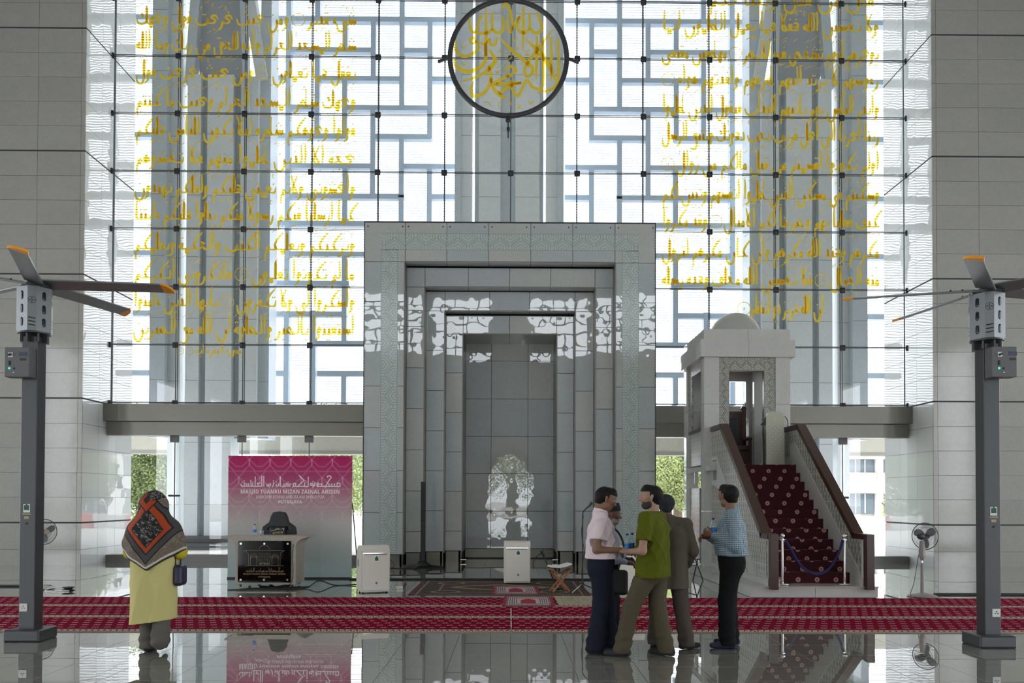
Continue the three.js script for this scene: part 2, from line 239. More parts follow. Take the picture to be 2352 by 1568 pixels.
// dots: positive above, negative below
def('ا', 'alif', [0], false); def('بتثني', 'beh', [-1, 2, 3, 1, -2]); def('جحخ', 'jeem', [-1, 0, 1]); def('دذ', 'dal', [0, 1], false); def('رز', 'reh', [0, 1], false);
def('سش', 'seen', [0, 3]); def('صض', 'sad', [0, 1]); def('طظ', 'tah', [0, 1]); def('عغ', 'ain', [0, 1]); def('فق', 'feh', [1, 2]); def('ك', 'kaf', [0]); def('ل', 'lam', [0]); def('م', 'meem', [0]); def('هة', 'heh', [0, 2]); def('و', 'waw', [0], false); def('ء', 'hamza', [0], false); def('ى', 'beh', [0]);
function layWord(word) {
  const out = { w: 0, strokes: [], dots: [] }, L = [...word];
  for (let k = 0; k < L.length; k++) {
    const c = CH[L[k]]; if (!c) continue;
    const prev = k > 0 && CH[L[k - 1]]?.join, next = c.join && k + 1 < L.length && L[k + 1] !== 'ء' && CH[L[k + 1]];
    let sh = LET[c.shape], ch = L[k], dots = c.dots, form;
    if (ch === 'ل' && L[k + 1] === 'ا') { form = LET.lamalif.f; k++; dots = 0; }
    else {
      if (!next) { if (ch === 'ن') sh = LET.noon; if (ch === 'ي' || ch === 'ى') sh = LET.yeh; if (ch === 'ق') sh = LET.qaf; }
      form = next ? (prev ? sh.m : sh.n ?? sh.m) : prev ? sh.f ?? sh.m : sh.i ?? sh.f ?? sh.m;
    }
    for (const s of form[1]) out.strokes.push(s.map(([x, y]) => [x + out.w, y]));
    if (dots) { const n = Math.abs(dots), cx = out.w + Math.min(form[0] / 2, 1.9), y = dots > 0 ? (c.shape === 'beh' || c.shape === 'seen' ? 2.4 : 3) : -1.5; for (let d = 0; d < n; d++) out.dots.push([cx + (d - (n - 1) / 2) * 0.75 * (n === 3 && d === 1 ? 0 : 1), y + (n === 3 && d === 1 ? 0.7 : 0)]); }
    out.w += form[0] - 0.05;
  }
  return out;
}
// a whole line, justified between xl and xr, as ribbons
function layLine(text, xl, xr, y, unit, pen, marks = true) {
  const words = text.split(' ').map((w) => /^\d+$/.test(w) ? { num: w, w: 4 } : layWord(w)), gap = 1.2, total = words.reduce((a, w) => a + w.w + gap, -gap), sx = (xr - xl) / total / unit;
  const kx = unit * sx, geos = []; let cur = 0;
  const put = (pts, w0 = pen) => { const n = pts.length; geos.push(stroke(pts.map(([px, py], i) => [xr - (cur + px) * kx, y + py * unit, w0 * (i === 0 || i === n - 1 ? 0.55 : 1)]), 0, 0, 4)); };
  for (const w of words) {
    if (w.num) { const c = []; for (let a = 0; a <= 16; a++) c.push([2 + 1.7 * Math.cos(a * Math.PI / 8) * unit / kx, 1.2 + 1.7 * Math.sin(a * Math.PI / 8)]); put(c, pen * 0.35); put([[2.5, 1.7], [2.2, 0.8]], pen * 0.4); put([[1.9, 1.6], [1.6, 1.2], [1.9, 0.8]], pen * 0.4); }
    else {
      for (const s of w.strokes) put(s);
      for (const [dx, dy] of w.dots) put([[dx - 0.25, dy + 0.15], [dx + 0.25, dy - 0.15]], pen * 0.95);
      if (marks) for (let x = 0.6; x < w.w; x += rr(1.4, 2.6)) { const q = rnd(); if (q < 0.55) { const h = rr(4.2, 5.6); put([[x - 0.7, h + 0.6], [x + 0.8, h - 0.1]], pen * 0.4); } else if (q < 0.75) put([[x - 0.7, -1.7], [x + 0.8, -2.4]], pen * 0.4); else if (q < 0.9) { const h = rr(4, 5); put([[x, h], [x + 0.4, h + 0.5], [x + 0.7, h], [x + 0.1, h - 0.7]], pen * 0.32); } }
    }
    cur += w.w + gap;
  }
  return merge(geos);
}
const ZT = HALL.glass + 0.0125;
function inscription(label, lines, xl, xr) {
  const o = thing('glass_inscription', label, 'inscription', [0, 0, ZT]);
  for (const [text, y, a, b, u] of lines) mesh('text_line', layLine(text, a ?? xl, b ?? xr, y, u ?? 0.098, (u ?? 0.098) * 0.6), M.gold, o).userData.kind = 'stuff';
  return o;
}
inscription('gold Arabic verses in twelve lines on the glass left of the niche', [
  ['شىء قدير 148 ومن حيث خرجت فول وجهك', 13.77], ['شطر المسجد الحرام وانه للحق من ربك وما الله', 13.1], ['بغفل عما تعملون 149 ومن حيث خرجت فول', 12.38], ['وجهك شطر المسجد الحرام وحيث ما كنتم', 11.64], ['فولوا وجوهكم شطره لىلا يكون للناس عليكم', 10.9], ['حجة الا الذين ظلموا منهم فلا تخشوهم', 10.17],
  ['واخشوني ولاتم نعمتي عليكم ولعلكم تهتدون', 9.4], ['كما ارسلنا فيكم رسولا منكم يتلوا عليكم ءايتنا', 8.72], ['ويزكيكم ويعلمكم الكتب والحكمة ويعلمكم', 7.94], ['ما لم تكونوا تعلمون 151 فاذكروني اذكركم', 7.2], ['واشكروا لي ولا تكفرون 152 يايها الذين ءامنوا', 6.49], ['استعينوا بالصبر والصلوة ان الله مع الصبرين', 5.79], ['سورة البقرة اية 148 153', 5.28, -8.5, -6.85, 0.055]], -9.6, -3.98);
inscription('gold Arabic verses in eleven lines on the glass right of the niche', [
  ['قال من قبل وبينا لكم', 14.36, 5.1, 9.4], ['ولا تحسبن الله غفلا عما يعمل الظلمون انما', 13.7], ['يوخرهم ليوم تشخص فيه الابصر 42 مهطعين مقنعي', 12.98], ['رءوسهم لا يرتد اليهم طرفهم وافدتهم هواء 43', 12.3], ['وانذر الناس يوم ياتيهم العذاب فيقول الذين ظلموا', 11.55], ['ربنا اخرنا الى اجل قريب نجب دعوتك ونتبع الرسل', 10.85], ['اولم تكونوا اقسمتم من قبل مالكم من زوال 44', 10.1],
  ['وسكنتم في مسكن الذين ظلموا انفسهم وتبين لكم', 9.33], ['كيف فعلنا بهم وضربنا لكم الامثال 45 وقد مكروا', 8.62], ['مكرهم وعند الله مكرهم وان كان مكرهم لتزول', 7.84], ['منه الجبال 46 فلا تحسبن الله مخلف وعده رسله', 7.12], ['ان الله عزيز ذو انتقام 47', 6.38, 5.9, 8.05]], 3.9, 9.5);
// the round calligraphic panel
{
  const o = thing('round_calligraphy_panel', 'round glass disc with gold Arabic calligraphy in a dark ring', 'panel', [-0.06, 12.74, -20.42]);
  mesh('ring', new THREE.TorusGeometry(1.475, 0.065, 14, 80).scale(1, 1, 0.8), M.darkSteel, o);
  mesh('glass_disc', new THREE.CylinderGeometry(1.43, 1.43, 0.012, 64).rotateX(Math.PI / 2), glass, o);
  for (const s of [-1, 1]) mesh('bracket', rod([s * 1.78, 0, -0.2], [s * 1.5, 0, 0], 0.04), M.clamp, o);
  mesh('bracket', [rod([0, -1.5, 0], [0, -1.62, 0], 0.07), rod([0, -1.6, 0], [0, -1.95, -0.2], 0.02), boxc(0.08, 0.08, 0.08, 0, -1.78, -0.08)], M.clamp, o);
  const S = [
    [[475, 180, 14], [480, 300, 22], [520, 370, 26], [560, 330, 22], [585, 240, 20], [612, 172, 26]], [[660, 90, 16], [664, 380, 28], [660, 640, 28]], [[735, 140, 20], [742, 330, 28], [790, 372, 30], [852, 345, 28], [856, 230, 24], [838, 180, 12]], [[525, 370, 22], [600, 378, 28], [680, 372, 28], [735, 330, 22]],
    [[830, 112, 10], [880, 40, 26], [922, 90, 28], [958, 250, 24], [952, 345, 22], [925, 370, 18], [905, 250, 14], [915, 150, 8]], [[1083, 75, 18], [1086, 350, 30], [1080, 570, 12]], [[950, 350, 18], [1000, 250, 22], [1042, 185, 24], [1020, 320, 24], [1075, 372, 28], [1145, 335, 24], [1158, 140, 22]], [[1158, 320, 24], [1225, 372, 30], [1290, 335, 28], [1280, 250, 26], [1240, 135, 22]],
    [[478, 475, 24], [512, 428, 26], [550, 462, 26], [528, 492, 24], [482, 488, 20]], [[550, 465, 22], [580, 545, 26], [500, 620, 28], [400, 640, 30], [322, 570, 28], [330, 450, 10]], [[600, 488, 22], [655, 505, 24], [705, 440, 16], [712, 500, 22], [765, 510, 24], [790, 425, 18]], [[660, 520, 28], [652, 700, 32], [560, 790, 36], [430, 812, 38], [330, 755, 30], [302, 660, 12]], [[705, 570, 20], [765, 690, 40], [700, 785, 34], [590, 860, 30], [395, 930, 8]], [[690, 740, 26], [722, 890, 30], [680, 1010, 30], [600, 1082, 32], [522, 1092, 30], [500, 1010, 26], [525, 925, 10]], [[718, 890, 22], [762, 1020, 34], [830, 1085, 36], [895, 1122, 20]],
    [[880, 810, 20], [935, 752, 26], [1000, 790, 30], [960, 842, 26], [918, 872, 22], [890, 830, 22]], [[930, 860, 24], [820, 905, 30], [770, 955, 36], [900, 950, 32], [1062, 938, 22]], [[1062, 938, 22], [905, 990, 36], [815, 1070, 28]], [[960, 905, 20], [962, 1010, 26], [1020, 1092, 28], [1085, 975, 26], [1125, 905, 24], [1195, 990, 28], [1285, 1005, 28], [1312, 920, 26], [1310, 650, 28], [1308, 415, 18]],
    [[820, 435, 12], [945, 560, 34], [1100, 690, 36], [1190, 775, 34], [1178, 840, 30], [1120, 862, 26], [1100, 790, 28], [1140, 700, 28], [1245, 560, 28], [1428, 318, 8]], [[1118, 450, 12], [1245, 570, 44], [1390, 760, 44], [1442, 905, 14]], [[1240, 405, 20], [1236, 700, 28], [1230, 895, 12]], [[1395, 415, 20], [1402, 650, 28], [1400, 905, 14]], [[1475, 430, 20], [1482, 860, 28], [1440, 985, 28], [1345, 1030, 24], [1245, 1052, 8]],
    [[785, 650, 6], [920, 595, 8]], [[860, 740, 5], [960, 640, 8]], [[770, 775, 5], [860, 735, 6]], [[1090, 590, 5], [1160, 562, 6]], [[385, 515, 8], [410, 550, 12], [440, 515, 8]], [[392, 705, 8], [418, 745, 12], [448, 705, 8]], [[960, 425, 8], [988, 462, 12], [1018, 420, 8]], [[1010, 500, 5], [1022, 550, 10], [1002, 545, 6]], [[820, 545, 6], [825, 590, 10], [805, 585, 6]], [[780, 800, 6], [785, 835, 8], [800, 805, 6], [808, 835, 8], [822, 800, 6]], [[1115, 600, 6], [1120, 635, 8], [1135, 605, 6], [1143, 632, 8], [1155, 600, 6]], [[1020, 1195, 6], [1060, 1200, 8], [1025, 1230, 10], [1070, 1225, 6]], [[935, 1130, 6], [942, 1195, 10], [925, 1190, 5]], [[1145, 1150, 8], [1165, 1175, 12], [1200, 1145, 8]], [[810, 1215, 6], [815, 1160, 9], [830, 1165, 8]], [[640, 1160, 6], [700, 1165, 8], [712, 1195, 6]]];
  const k = 1.54 / 688;
  mesh('calligraphy', S.map((p) => stroke(p.map(([x, y, w]) => [(x - 917) * k, (655 - y) * k, w * k * 1.3]), 0.0085, 0, 6)), M.gold, o);
}
// ---------------------------------------------------------------- the prayer niche: four stepped frames of back-painted glass round a recess
const fretTex = (lw, dark, light) => canvasTex(256, 256, (g, w, h) => {
  g.fillStyle = light; g.fillRect(0, 0, w, h); g.strokeStyle = dark; g.lineWidth = lw; g.lineJoin = 'miter';
  const line = (p) => { g.beginPath(); p.forEach(([x, y], i) => (i ? g.lineTo(x * w, y * h) : g.moveTo(x * w, y * h))); g.stroke(); };
  for (const off of [-1, 0, 1]) for (let k = 0; k < 4; k++) {
    const a = 0.07 + k * 0.115, b = 0.1 + k * 0.1, tip = b + a * 0.85;
    line([[0.03, 0.5 - a + off], [b, 0.5 - a + off], [Math.min(tip, 0.78), 0.5 + off], [b, 0.5 + a + off], [0.03, 0.5 + a + off]]);
    line([[0.97, 1 - a + off], [1 - b, 1 - a + off], [Math.max(1 - tip, 0.22), 1 + off], [1 - b, 1 + a + off], [0.97, 1 + a + off]]);
  }
  line([[0.015, 0], [0.015, 1]]); line([[0.985, 0], [0.985, 1]]);
}, [1, 1]);
const niche = thing('prayer_niche', 'tall grey stepped glass-panel prayer niche in the middle of the glass front', 'niche');
{
  const gp = [[0.46, 0.5, 0.5], [0.49, 0.51, 0.49], [0.45, 0.49, 0.5]].map((c) => mat(c, 0.006, { ior: 1.75, bumpMap: again(wobble, 0.8), bumpScale: 0.0013, map: again(grainTex, 0.5) }));
  const ft = fretTex(7, '#a2a8a6', '#c9cfcd'), band = mat([0.78, 0.82, 0.8], 0.12, { map: ft, bumpMap: ft, bumpScale: 0.002 });
  const P = (x0, x1, y0, y1, z, par = niche) => { const g = 0.006, p = mesh('glass_panel', metres(box(x0 + g, x1 - g, y0 + g, y1 - g, z - 0.02, z)), gp[Math.floor(rnd() * 3)], par); return p; };
  const F = [   // outer x, inner x, top, inner top, z, next z, joints, top seams
    [3.53, 2.55, 8.3, 7.34, -19.7, -20.05, [0.25, 1.26, 2.28, 3.31, 4.32, 5.34, 6.37, 7.34], [-2.55, -1.54, -0.52, 0.5, 1.52, 2.55]],
    [2.55, 2.1, 7.3, 6.82, -20.05, -20.4, [0.28, 0.79, 1.79, 2.8, 3.82, 4.82, 5.84, 6.82], [-2.1, -1.03, -0.01, 1.01, 2.1]],
    [2.1, 1.63, 6.8, 6.31, -20.4, -20.7, [0.28, 1.3, 2.3, 3.3, 4.31, 5.32, 6.31], [-1.63, -0.51, 0.49, 1.63]],
    [1.63, 1.19, 6.27, 5.79, -20.7, -22.0, [0.28, 0.78, 1.79, 2.79, 3.79, 4.8, 5.79], [-1.19, -0.01, 1.19]]];
  F.forEach(([xo, xi, top, itop, z, zn, ys, xs], i) => {
    for (const s of [-1, 1]) {
      for (let k = 0; k + 1 < ys.length; k++) P(Math.min(s * xo, s * xi), Math.max(s * xo, s * xi), ys[k], ys[k + 1], z);
      P(Math.min(s * xo, s * xi), Math.max(s * xo, s * xi), itop, top, z);
      for (let k = 0; k + 1 < ys.length; k++) mesh('jamb_panel', metres(box(s * xi, s * (xi + 0.02), ys[k] + 0.004, ys[k + 1] - 0.004, z - 0.02, zn)), gp[k % 3], niche);
      mesh('edge_trim', [box(s * xi, s * (xi + 0.022), 0.25, itop, z - 0.002, z + 0.012), box(s * (xi - 0.002), s * (xi + 0.01), 0.25, itop, zn + 0.02, z)], M.steel, niche);
      mesh('plinth', [box(s * (xo - 0.02), s * (xi + 0.03), 0, ys[0] - 0.012, z - 0.02, z - 0.3), box(s * (xi + 0.05), s * (xi + 0.1), 0, ys[0] - 0.012, z - 0.02, zn)], M.steel, niche);
      if (i === 1 || i === 3) mesh('floor_socket', rod([s * (xi + 0.05), 0.06, z + 0.02], [s * (xi - 0.1), 0.06, z + 0.02], 0.02), M.chrome, niche);
    }
    for (let k = 0; k + 1 < xs.length; k++) { P(xs[k], xs[k + 1], itop, top, z); mesh('soffit_panel', metres(box(xs[k] + 0.004, xs[k + 1] - 0.004, itop - 0.001, itop + 0.02, z - 0.02, zn)), gp[k % 3], niche); }
    mesh('edge_trim', box(-xi, xi, itop, itop + 0.022, z - 0.002, z + 0.01), M.steel, niche);
    if (i) for (const s of [-1, 1]) mesh('step_lining', box(s * xo, s * (xo + 0.02), 0.2, top, z - 0.02, z - 0.04), M.joint, niche);
  });
  // carcass behind the panels
  mesh('carcass', [box(-3.53, -2.6, 0.25, 8.28, -19.722, -19.95), box(2.6, 3.53, 0.25, 8.28, -19.722, -19.95), box(-2.6, 2.6, 7.38, 8.28, -19.722, -19.95), box(-3.53, -3.5, 0, 8.28, -19.722, -21.6), box(3.5, 3.53, 0, 8.28, -19.722, -21.6), box(-3.53, 3.53, 8.26, 8.29, -19.722, -21.6),
    box(-3.5, -1.25, 0, 8.26, -21.3, -21.5), box(1.25, 3.5, 0, 8.26, -21.3, -21.5), box(-1.25, 1.25, 5.86, 8.26, -21.3, -21.5), box(-1.25, -1.23, 0, 5.86, -21.3, -22.2), box(1.23, 1.25, 0, 5.86, -21.3, -22.2), box(-1.25, 1.25, 5.83, 5.86, -21.3, -22.2), box(-1.25, 1.25, 0, 5.86, -22.04, -22.2)], M.joint, niche);
  mesh('edge_trim', [box(-3.545, -3.53, 0, 8.31, -19.69, -19.76), box(3.53, 3.545, 0, 8.31, -19.69, -19.76), box(-3.545, 3.545, 8.3, 8.325, -19.69, -19.76)], M.darkSteel, niche);
  const nx = [-1.19, -0.5, 0.49, 1.19], ny = [0.26, 1.27, 2.28, 3.29, 4.3, 5.33, 5.8];
  for (let i = 0; i < 3; i++) for (let j = 0; j < 6; j++) P(nx[i], nx[i + 1], ny[j], ny[j + 1], -22.0);
  mesh('plinth', box(-1.19, 1.19, 0.03, 0.25, -21.98, -22.04), M.steel, niche);
  mesh('floor_channel', box(-1.19, 1.19, 0, 0.03, -22.0, -22.04), M.black, niche);
  // etched fretwork bands on the outer frame
  const strip = (x0, x1, y0, y1, along) => { const g = new THREE.BoxGeometry(x1 - x0, y1 - y0, 0.003).translate((x0 + x1) / 2, (y0 + y1) / 2, -19.6985), p = g.attributes.position, uv = g.attributes.uv; for (let i = 0; i < p.count; i++) along ? uv.setXY(i, (p.getY(i) - y0) / (y1 - y0), p.getX(i) / 0.51) : uv.setXY(i, (p.getX(i) - x0) / (x1 - x0), p.getY(i) / 0.51); return mesh('fret_band', g, band, niche); };
  const ys = [0.27, 1.25, 2.27, 3.3, 4.31, 5.33, 6.36];
  for (const s of [-1, 1]) { for (let k = 0; k < 7; k++) strip(s < 0 ? -3.13 : 2.72, s < 0 ? -2.72 : 3.13, ys[k], (ys[k + 1] ?? 7.34) - 0.005); strip(s < 0 ? -3.13 : 2.72, s < 0 ? -2.72 : 3.13, 7.345, 7.64); }
  const xs = [-3.13, -2.545, -1.535, -0.515, 0.505, 1.525, 2.555, 3.13]; for (let k = 0; k < 7; k++) strip(xs[k], xs[k + 1] - 0.01, 7.63, 8.04, true);
  const screws = []; for (const x of [-3.53, -2.55, -1.54, -0.52, 0.5, 1.52, 2.55]) for (const d of [0.08, 0.92]) screws.push(new THREE.CylinderGeometry(0.018, 0.018, 0.012, 10).rotateX(Math.PI / 2).translate(x + d, 8.2, -19.697));
  mesh('screw_heads', screws, M.darkSteel, niche).userData.kind = 'stuff';
}
// ---------------------------------------------------------------- the pulpit
const diamondTex = canvasTex(256, 256, (g, w, h) => {
  g.fillStyle = '#8f8f89'; g.fillRect(0, 0, w, h); g.lineCap = 'butt';
  const d = (lw, c, ox, oy) => { g.strokeStyle = c; g.lineWidth = lw; for (let k = -3; k < 6; k++) { g.beginPath(); g.moveTo(k * 64 + ox, oy - 128); g.lineTo(k * 64 + 192 + ox, oy + 384); g.moveTo(k * 64 + 192 + ox, oy - 128); g.lineTo(k * 64 + ox, oy + 384); g.stroke(); } };
  d(15, '#d4d4cc', 0, 0); d(5, '#b4b4ac', 32, 0);
  g.fillStyle = '#dcdcd4'; g.fillRect(0, 0, w, 8);
}, [1.9, 1.9]);
const diamondM = mat([0.74, 0.74, 0.7], 0.3, { map: diamondTex, bumpMap: diamondTex, bumpScale: 0.02 });
const pulpitM = mat([0.56, 0.555, 0.52], 0.04, { bumpMap: again(wobble, 1), bumpScale: 0.0008, map: again(grainTex, 0.6) });
const fret2 = fretTex(14, '#8f8f89', '#cfcfc8'); 
const fretM = mat([0.66, 0.66, 0.62], 0.25, { map: fret2, bumpMap: fret2, bumpScale: -0.006 });
const woodM = mat([0.055, 0.026, 0.019], 0.3, { map: again(grainTex, 2), bumpMap: again(noiseTex, 3), bumpScale: 0.0006 });
const carpetMaroon = mat([1, 1, 1], 0.95, { map: canvasTex(256, 256, (g, w, h) => {
  g.fillStyle = '#3a0611'; g.fillRect(0, 0, w, h);
  for (let i = 0; i < 5000; i++) { g.fillStyle = rnd() < 0.5 ? '#3a0712' : '#520d1c'; g.fillRect(rnd() * w, rnd() * h, 2, 2); }
  for (const [x, y] of [[64, 64], [192, 192]]) { g.fillStyle = '#b98f8a'; for (let k = 0; k < 8; k++) { const a = k * Math.PI / 4; g.beginPath(); g.arc(x + 24 * Math.cos(a), y + 24 * Math.sin(a), 11, 0, 7); g.fill(); } g.beginPath(); g.arc(x, y, 23, 0, 7); g.fill(); g.fillStyle = '#5a1220'; g.beginPath(); g.arc(x, y, 13, 0, 7); g.fill(); g.fillStyle = '#c7a29a'; g.beginPath(); g.arc(x, y, 5, 0, 7); g.fill(); }
}, [3.1, 3.1]) });
function fitUV(g, u, u0, du, v, v0, dv) { const p = g.attributes.position, t = g.attributes.uv, ax = { x: 0, y: 1, z: 2 }; for (let i = 0; i < p.count; i++) t.setXY(i, (p.array[i * 3 + ax[u]] - u0) / du, (p.array[i * 3 + ax[v]] - v0) / dv); return g; }
const pulpit = thing('pulpit', 'grey panelled domed pulpit with maroon carpeted stairs right of the niche', 'pulpit');
{
  const add = (n, g, m, par = pulpit) => mesh(n, g, m, par);
  // base slab
  add('base_slab', [metres(box(3.95, 5.0, 0.005, 0.165, -13.3, -19.6)), metres(box(5.006, 6.03, 0.005, 0.165, -13.3, -19.6))], pulpitM);
  add('base_top', metres(box(3.94, 6.04, 0.165, 0.185, -13.28, -19.62)), mat([0.5, 0.49, 0.45], 0.08));
  add('base_shadow_strip', box(3.97, 6.01, 0, 0.006, -13.32, -19.58), M.black);  // black strip drawn as the dark shadow line under the slab
  // stairs
  const N = 12, rise = (2.31 - 0.185) / N, z0 = -13.85, run = 0.235;
  for (let k = 0; k < N; k++) { const s = add('step', metres(box(4.46, 5.8, 0.185 + k * rise, 0.185 + (k + 1) * rise, z0 - k * run, -16.85)), carpetMaroon); s.name = 'step'; }
  for (const [x0, x1] of [[4.4, 4.46], [5.8, 5.84]]) for (let k = 0; k < N; k++) add('step_end', box(x0, x1, 0.185, 0.2 + (k + 1) * rise, z0 - k * run - 0.01, z0 - (k + 1) * run), pulpitM);
  add('landing', metres(box(4.15, 5.93, 2.2, 2.31, -16.85, -19.1)), pulpitM);
  add('landing_carpet', metres(box(4.46, 5.8, 2.31, 2.322, -16.7, -18.0)), carpetMaroon);
  // balustrade walls: polygon in (z, y), set across x
  const slope = (z) => 1.02 + (z + 13.75) / (-16.4 + 13.75) * (3.05 - 1.02);
  const wall = (x0, x1, poly, hole) => { const s = new THREE.Shape(poly.map(([z, y]) => new THREE.Vector2(-z, y))); if (hole) s.holes.push(new THREE.Path(hole.map(([z, y]) => new THREE.Vector2(-z, y)))); return metres(new THREE.ExtrudeGeometry(s, { depth: x1 - x0, bevelEnabled: false }).rotateY(Math.PI / 2).translate(x0, 0, 0)); };
  for (const s of [0, 1]) {
    const x0 = s ? 5.84 : 4.28, x1 = x0 + 0.11, out = s ? x1 : x0 - 0.012;
    add('balustrade', wall(x0, x1, [[-13.45, 0.185], [-13.45, 0.95], [-13.78, 0.97], [-16.4, 3.02], [-17.2, 3.02], [-17.2, 0.185]], s ? null : [[-16.8, 2.0], [-17.12, 2.0], [-17.12, 2.42], [-16.8, 2.42]]), pulpitM);
    const faces = s ? [x0 - 0.014] : [x0 - 0.014];
    for (const fx of faces) {
      add('lattice_panel', wall(fx, fx + 0.015, [[-13.5, 0.3], [-13.5, 0.92], [-13.78, 0.94], [-16.4, 2.99], [-17.15, 2.99], [-17.15, 2.5], [-16.75, 2.5], [-13.95, 0.3]]), diamondM);
      if (!s) add('lattice_panel', wall(fx, fx + 0.015, [[-14.6, 0.3], [-16.55, 1.8], [-17.15, 1.9], [-17.15, 0.3]]), diamondM);
      add('skirting', wall(fx - 0.004, fx + 0.02, [[-13.42, 0.185], [-13.42, 0.28], [-17.2, 0.28], [-17.2, 0.185]]), pulpitM);
    }
    if (s) add('stair_skirt', wall(x0 - 0.03, x0 - 0.013, [[-13.5, 0.185], [-13.5, 0.42], [-16.55, 2.75], [-16.85, 2.75], [-16.85, 2.5], [-13.85, 0.185]]), pulpitM);
    const cx = x0 + 0.055, W = 0.17;
    const cap = (a, b, h = 0.09) => beamBetween([cx, a[1], a[0]], [cx, b[1], b[0]], W, h);
    add('handrail', [metres(cap([-13.74, 1.0], [-16.42, 3.08], 0.1)), metres(box(cx - W / 2, cx + W / 2, 3.03, 3.13, -16.38, -17.2)), metres(box(cx - W / 2, cx + W / 2, 0.95, 1.04, -13.4, -13.8))], woodM);
    add('newel_post', metres(rbox(0.125, 0.9, 0.14, 0.006, cx - 0.03, 0.59, -13.25)), woodM);
    add('newel_bracket', box(cx - 0.1, cx + 0.1, 0.185, 0.3, -13.33, -13.46), pulpitM);
  }
  // pavilion
  const [xl, xr, zf, zb] = [4.12, 5.95, -17.2, -19.2];
  const post = (x0, x1, za, zc) => { add('post', metres(box(x0, x1, 0.185, 1.35, za, zc)), pulpitM); add('post', metres(box(x0, x1, 1.356, 3.62, za, zc)), pulpitM); add('post', metres(box(x0, x1, 3.626, 4.62, za, zc)), pulpitM); };
  post(xl, 4.44, zf, zf - 0.14); post(5.64, xr, zf, zf - 0.14); post(xl, xl + 0.14, zf - 0.146, zf - 0.3); post(xl, xl + 0.28, zb + 0.25, zb); post(xr - 0.28, xr, zb + 0.25, zb);
  add('fret_jamb', fitUV(box(4.44, 4.66, 2.31, 4.62, zf - 0.02, zf - 0.14), 'x', 4.44, 0.22, 'y', 0, 0.24), fretM); add('fret_jamb', fitUV(box(5.4, 5.64, 2.31, 4.62, zf - 0.02, zf - 0.14), 'x', 5.4, 0.24, 'y', 0, 0.24), fretM);
  add('fret_lintel', fitUV(box(4.66, 5.4, 4.33, 4.62, zf - 0.02, zf - 0.14), 'y', 4.33, 0.29, 'x', 4.66, 0.247), fretM);
  add('front_apron', metres(box(4.44, 5.64, 0.185, 2.2, zf - 0.1, zf - 0.14)), pulpitM);
  for (const x of [xl + 0.05, xr - 0.09]) {
    add('fret_panel', fitUV(box(x, x + 0.04, 0.2, 1.85, -17.85, -18.8), 'z', -18.8, 0.24, 'y', 0, 0.24), fretM);
    add('lattice_screen', metres(box(x, x + 0.04, 2.35, 3.1, -17.55, -18.8)), diamondM);
    add('window_mullion', box(x, x + 0.04, 1.95, 2.3, -18.3, -18.34), pulpitM);
    add('side_frame', [box(x, x + 0.04, 4.4, 4.62, -17.5, -18.95), box(x, x + 0.04, 3.1, 4.4, -18.62, -18.95), box(x, x + 0.04, 3.1, 4.4, -17.5, -17.62)].map((g) => fitUV(g, 'z', -18.8, 0.24, 'y', 0, 0.24)), fretM);
    add('side_sill', box(x - 0.02, x + 0.08, 3.08, 3.15, -17.55, -18.8), woodM);
  }
  add('back_wall', [metres(box(4.4, 4.62, 2.31, 4.62, zb + 0.1, zb)), metres(box(5.56, 5.7, 2.31, 4.62, zb + 0.1, zb)), metres(box(4.62, 5.56, 4.38, 4.62, zb + 0.1, zb)), metres(box(4.62, 5.56, 2.31, 2.9, zb + 0.1, zb))], pulpitM);
  add('inner_jamb', metres(box(5.42, 5.6, 2.31, 4.6, -18.0, -18.1)), pulpitM);
  for (const [a, b] of [[4.04, 5.05], [5.056, 6.04]]) add('lower_cornice', metres(box(a, b, 4.62, 4.985, zf + 0.06, zb - 0.06)), pulpitM);
  for (const [a, b] of [[4.12, 5.05], [5.056, 5.95]]) add('upper_cornice', metres(box(a, b, 4.987, 5.215, zf, zb)), pulpitM);
  const dome = []; for (let k = 0; k <= 16; k++) { const a = k / 16 * Math.PI / 2; dome.push([0.57 * Math.cos(a) + 0.001, 0.57 * Math.sin(a)]); }
  add('dome', lathe(dome, 48).translate(5.05, 5.213, -18.2), mat([0.42, 0.415, 0.38], 0.35));
}
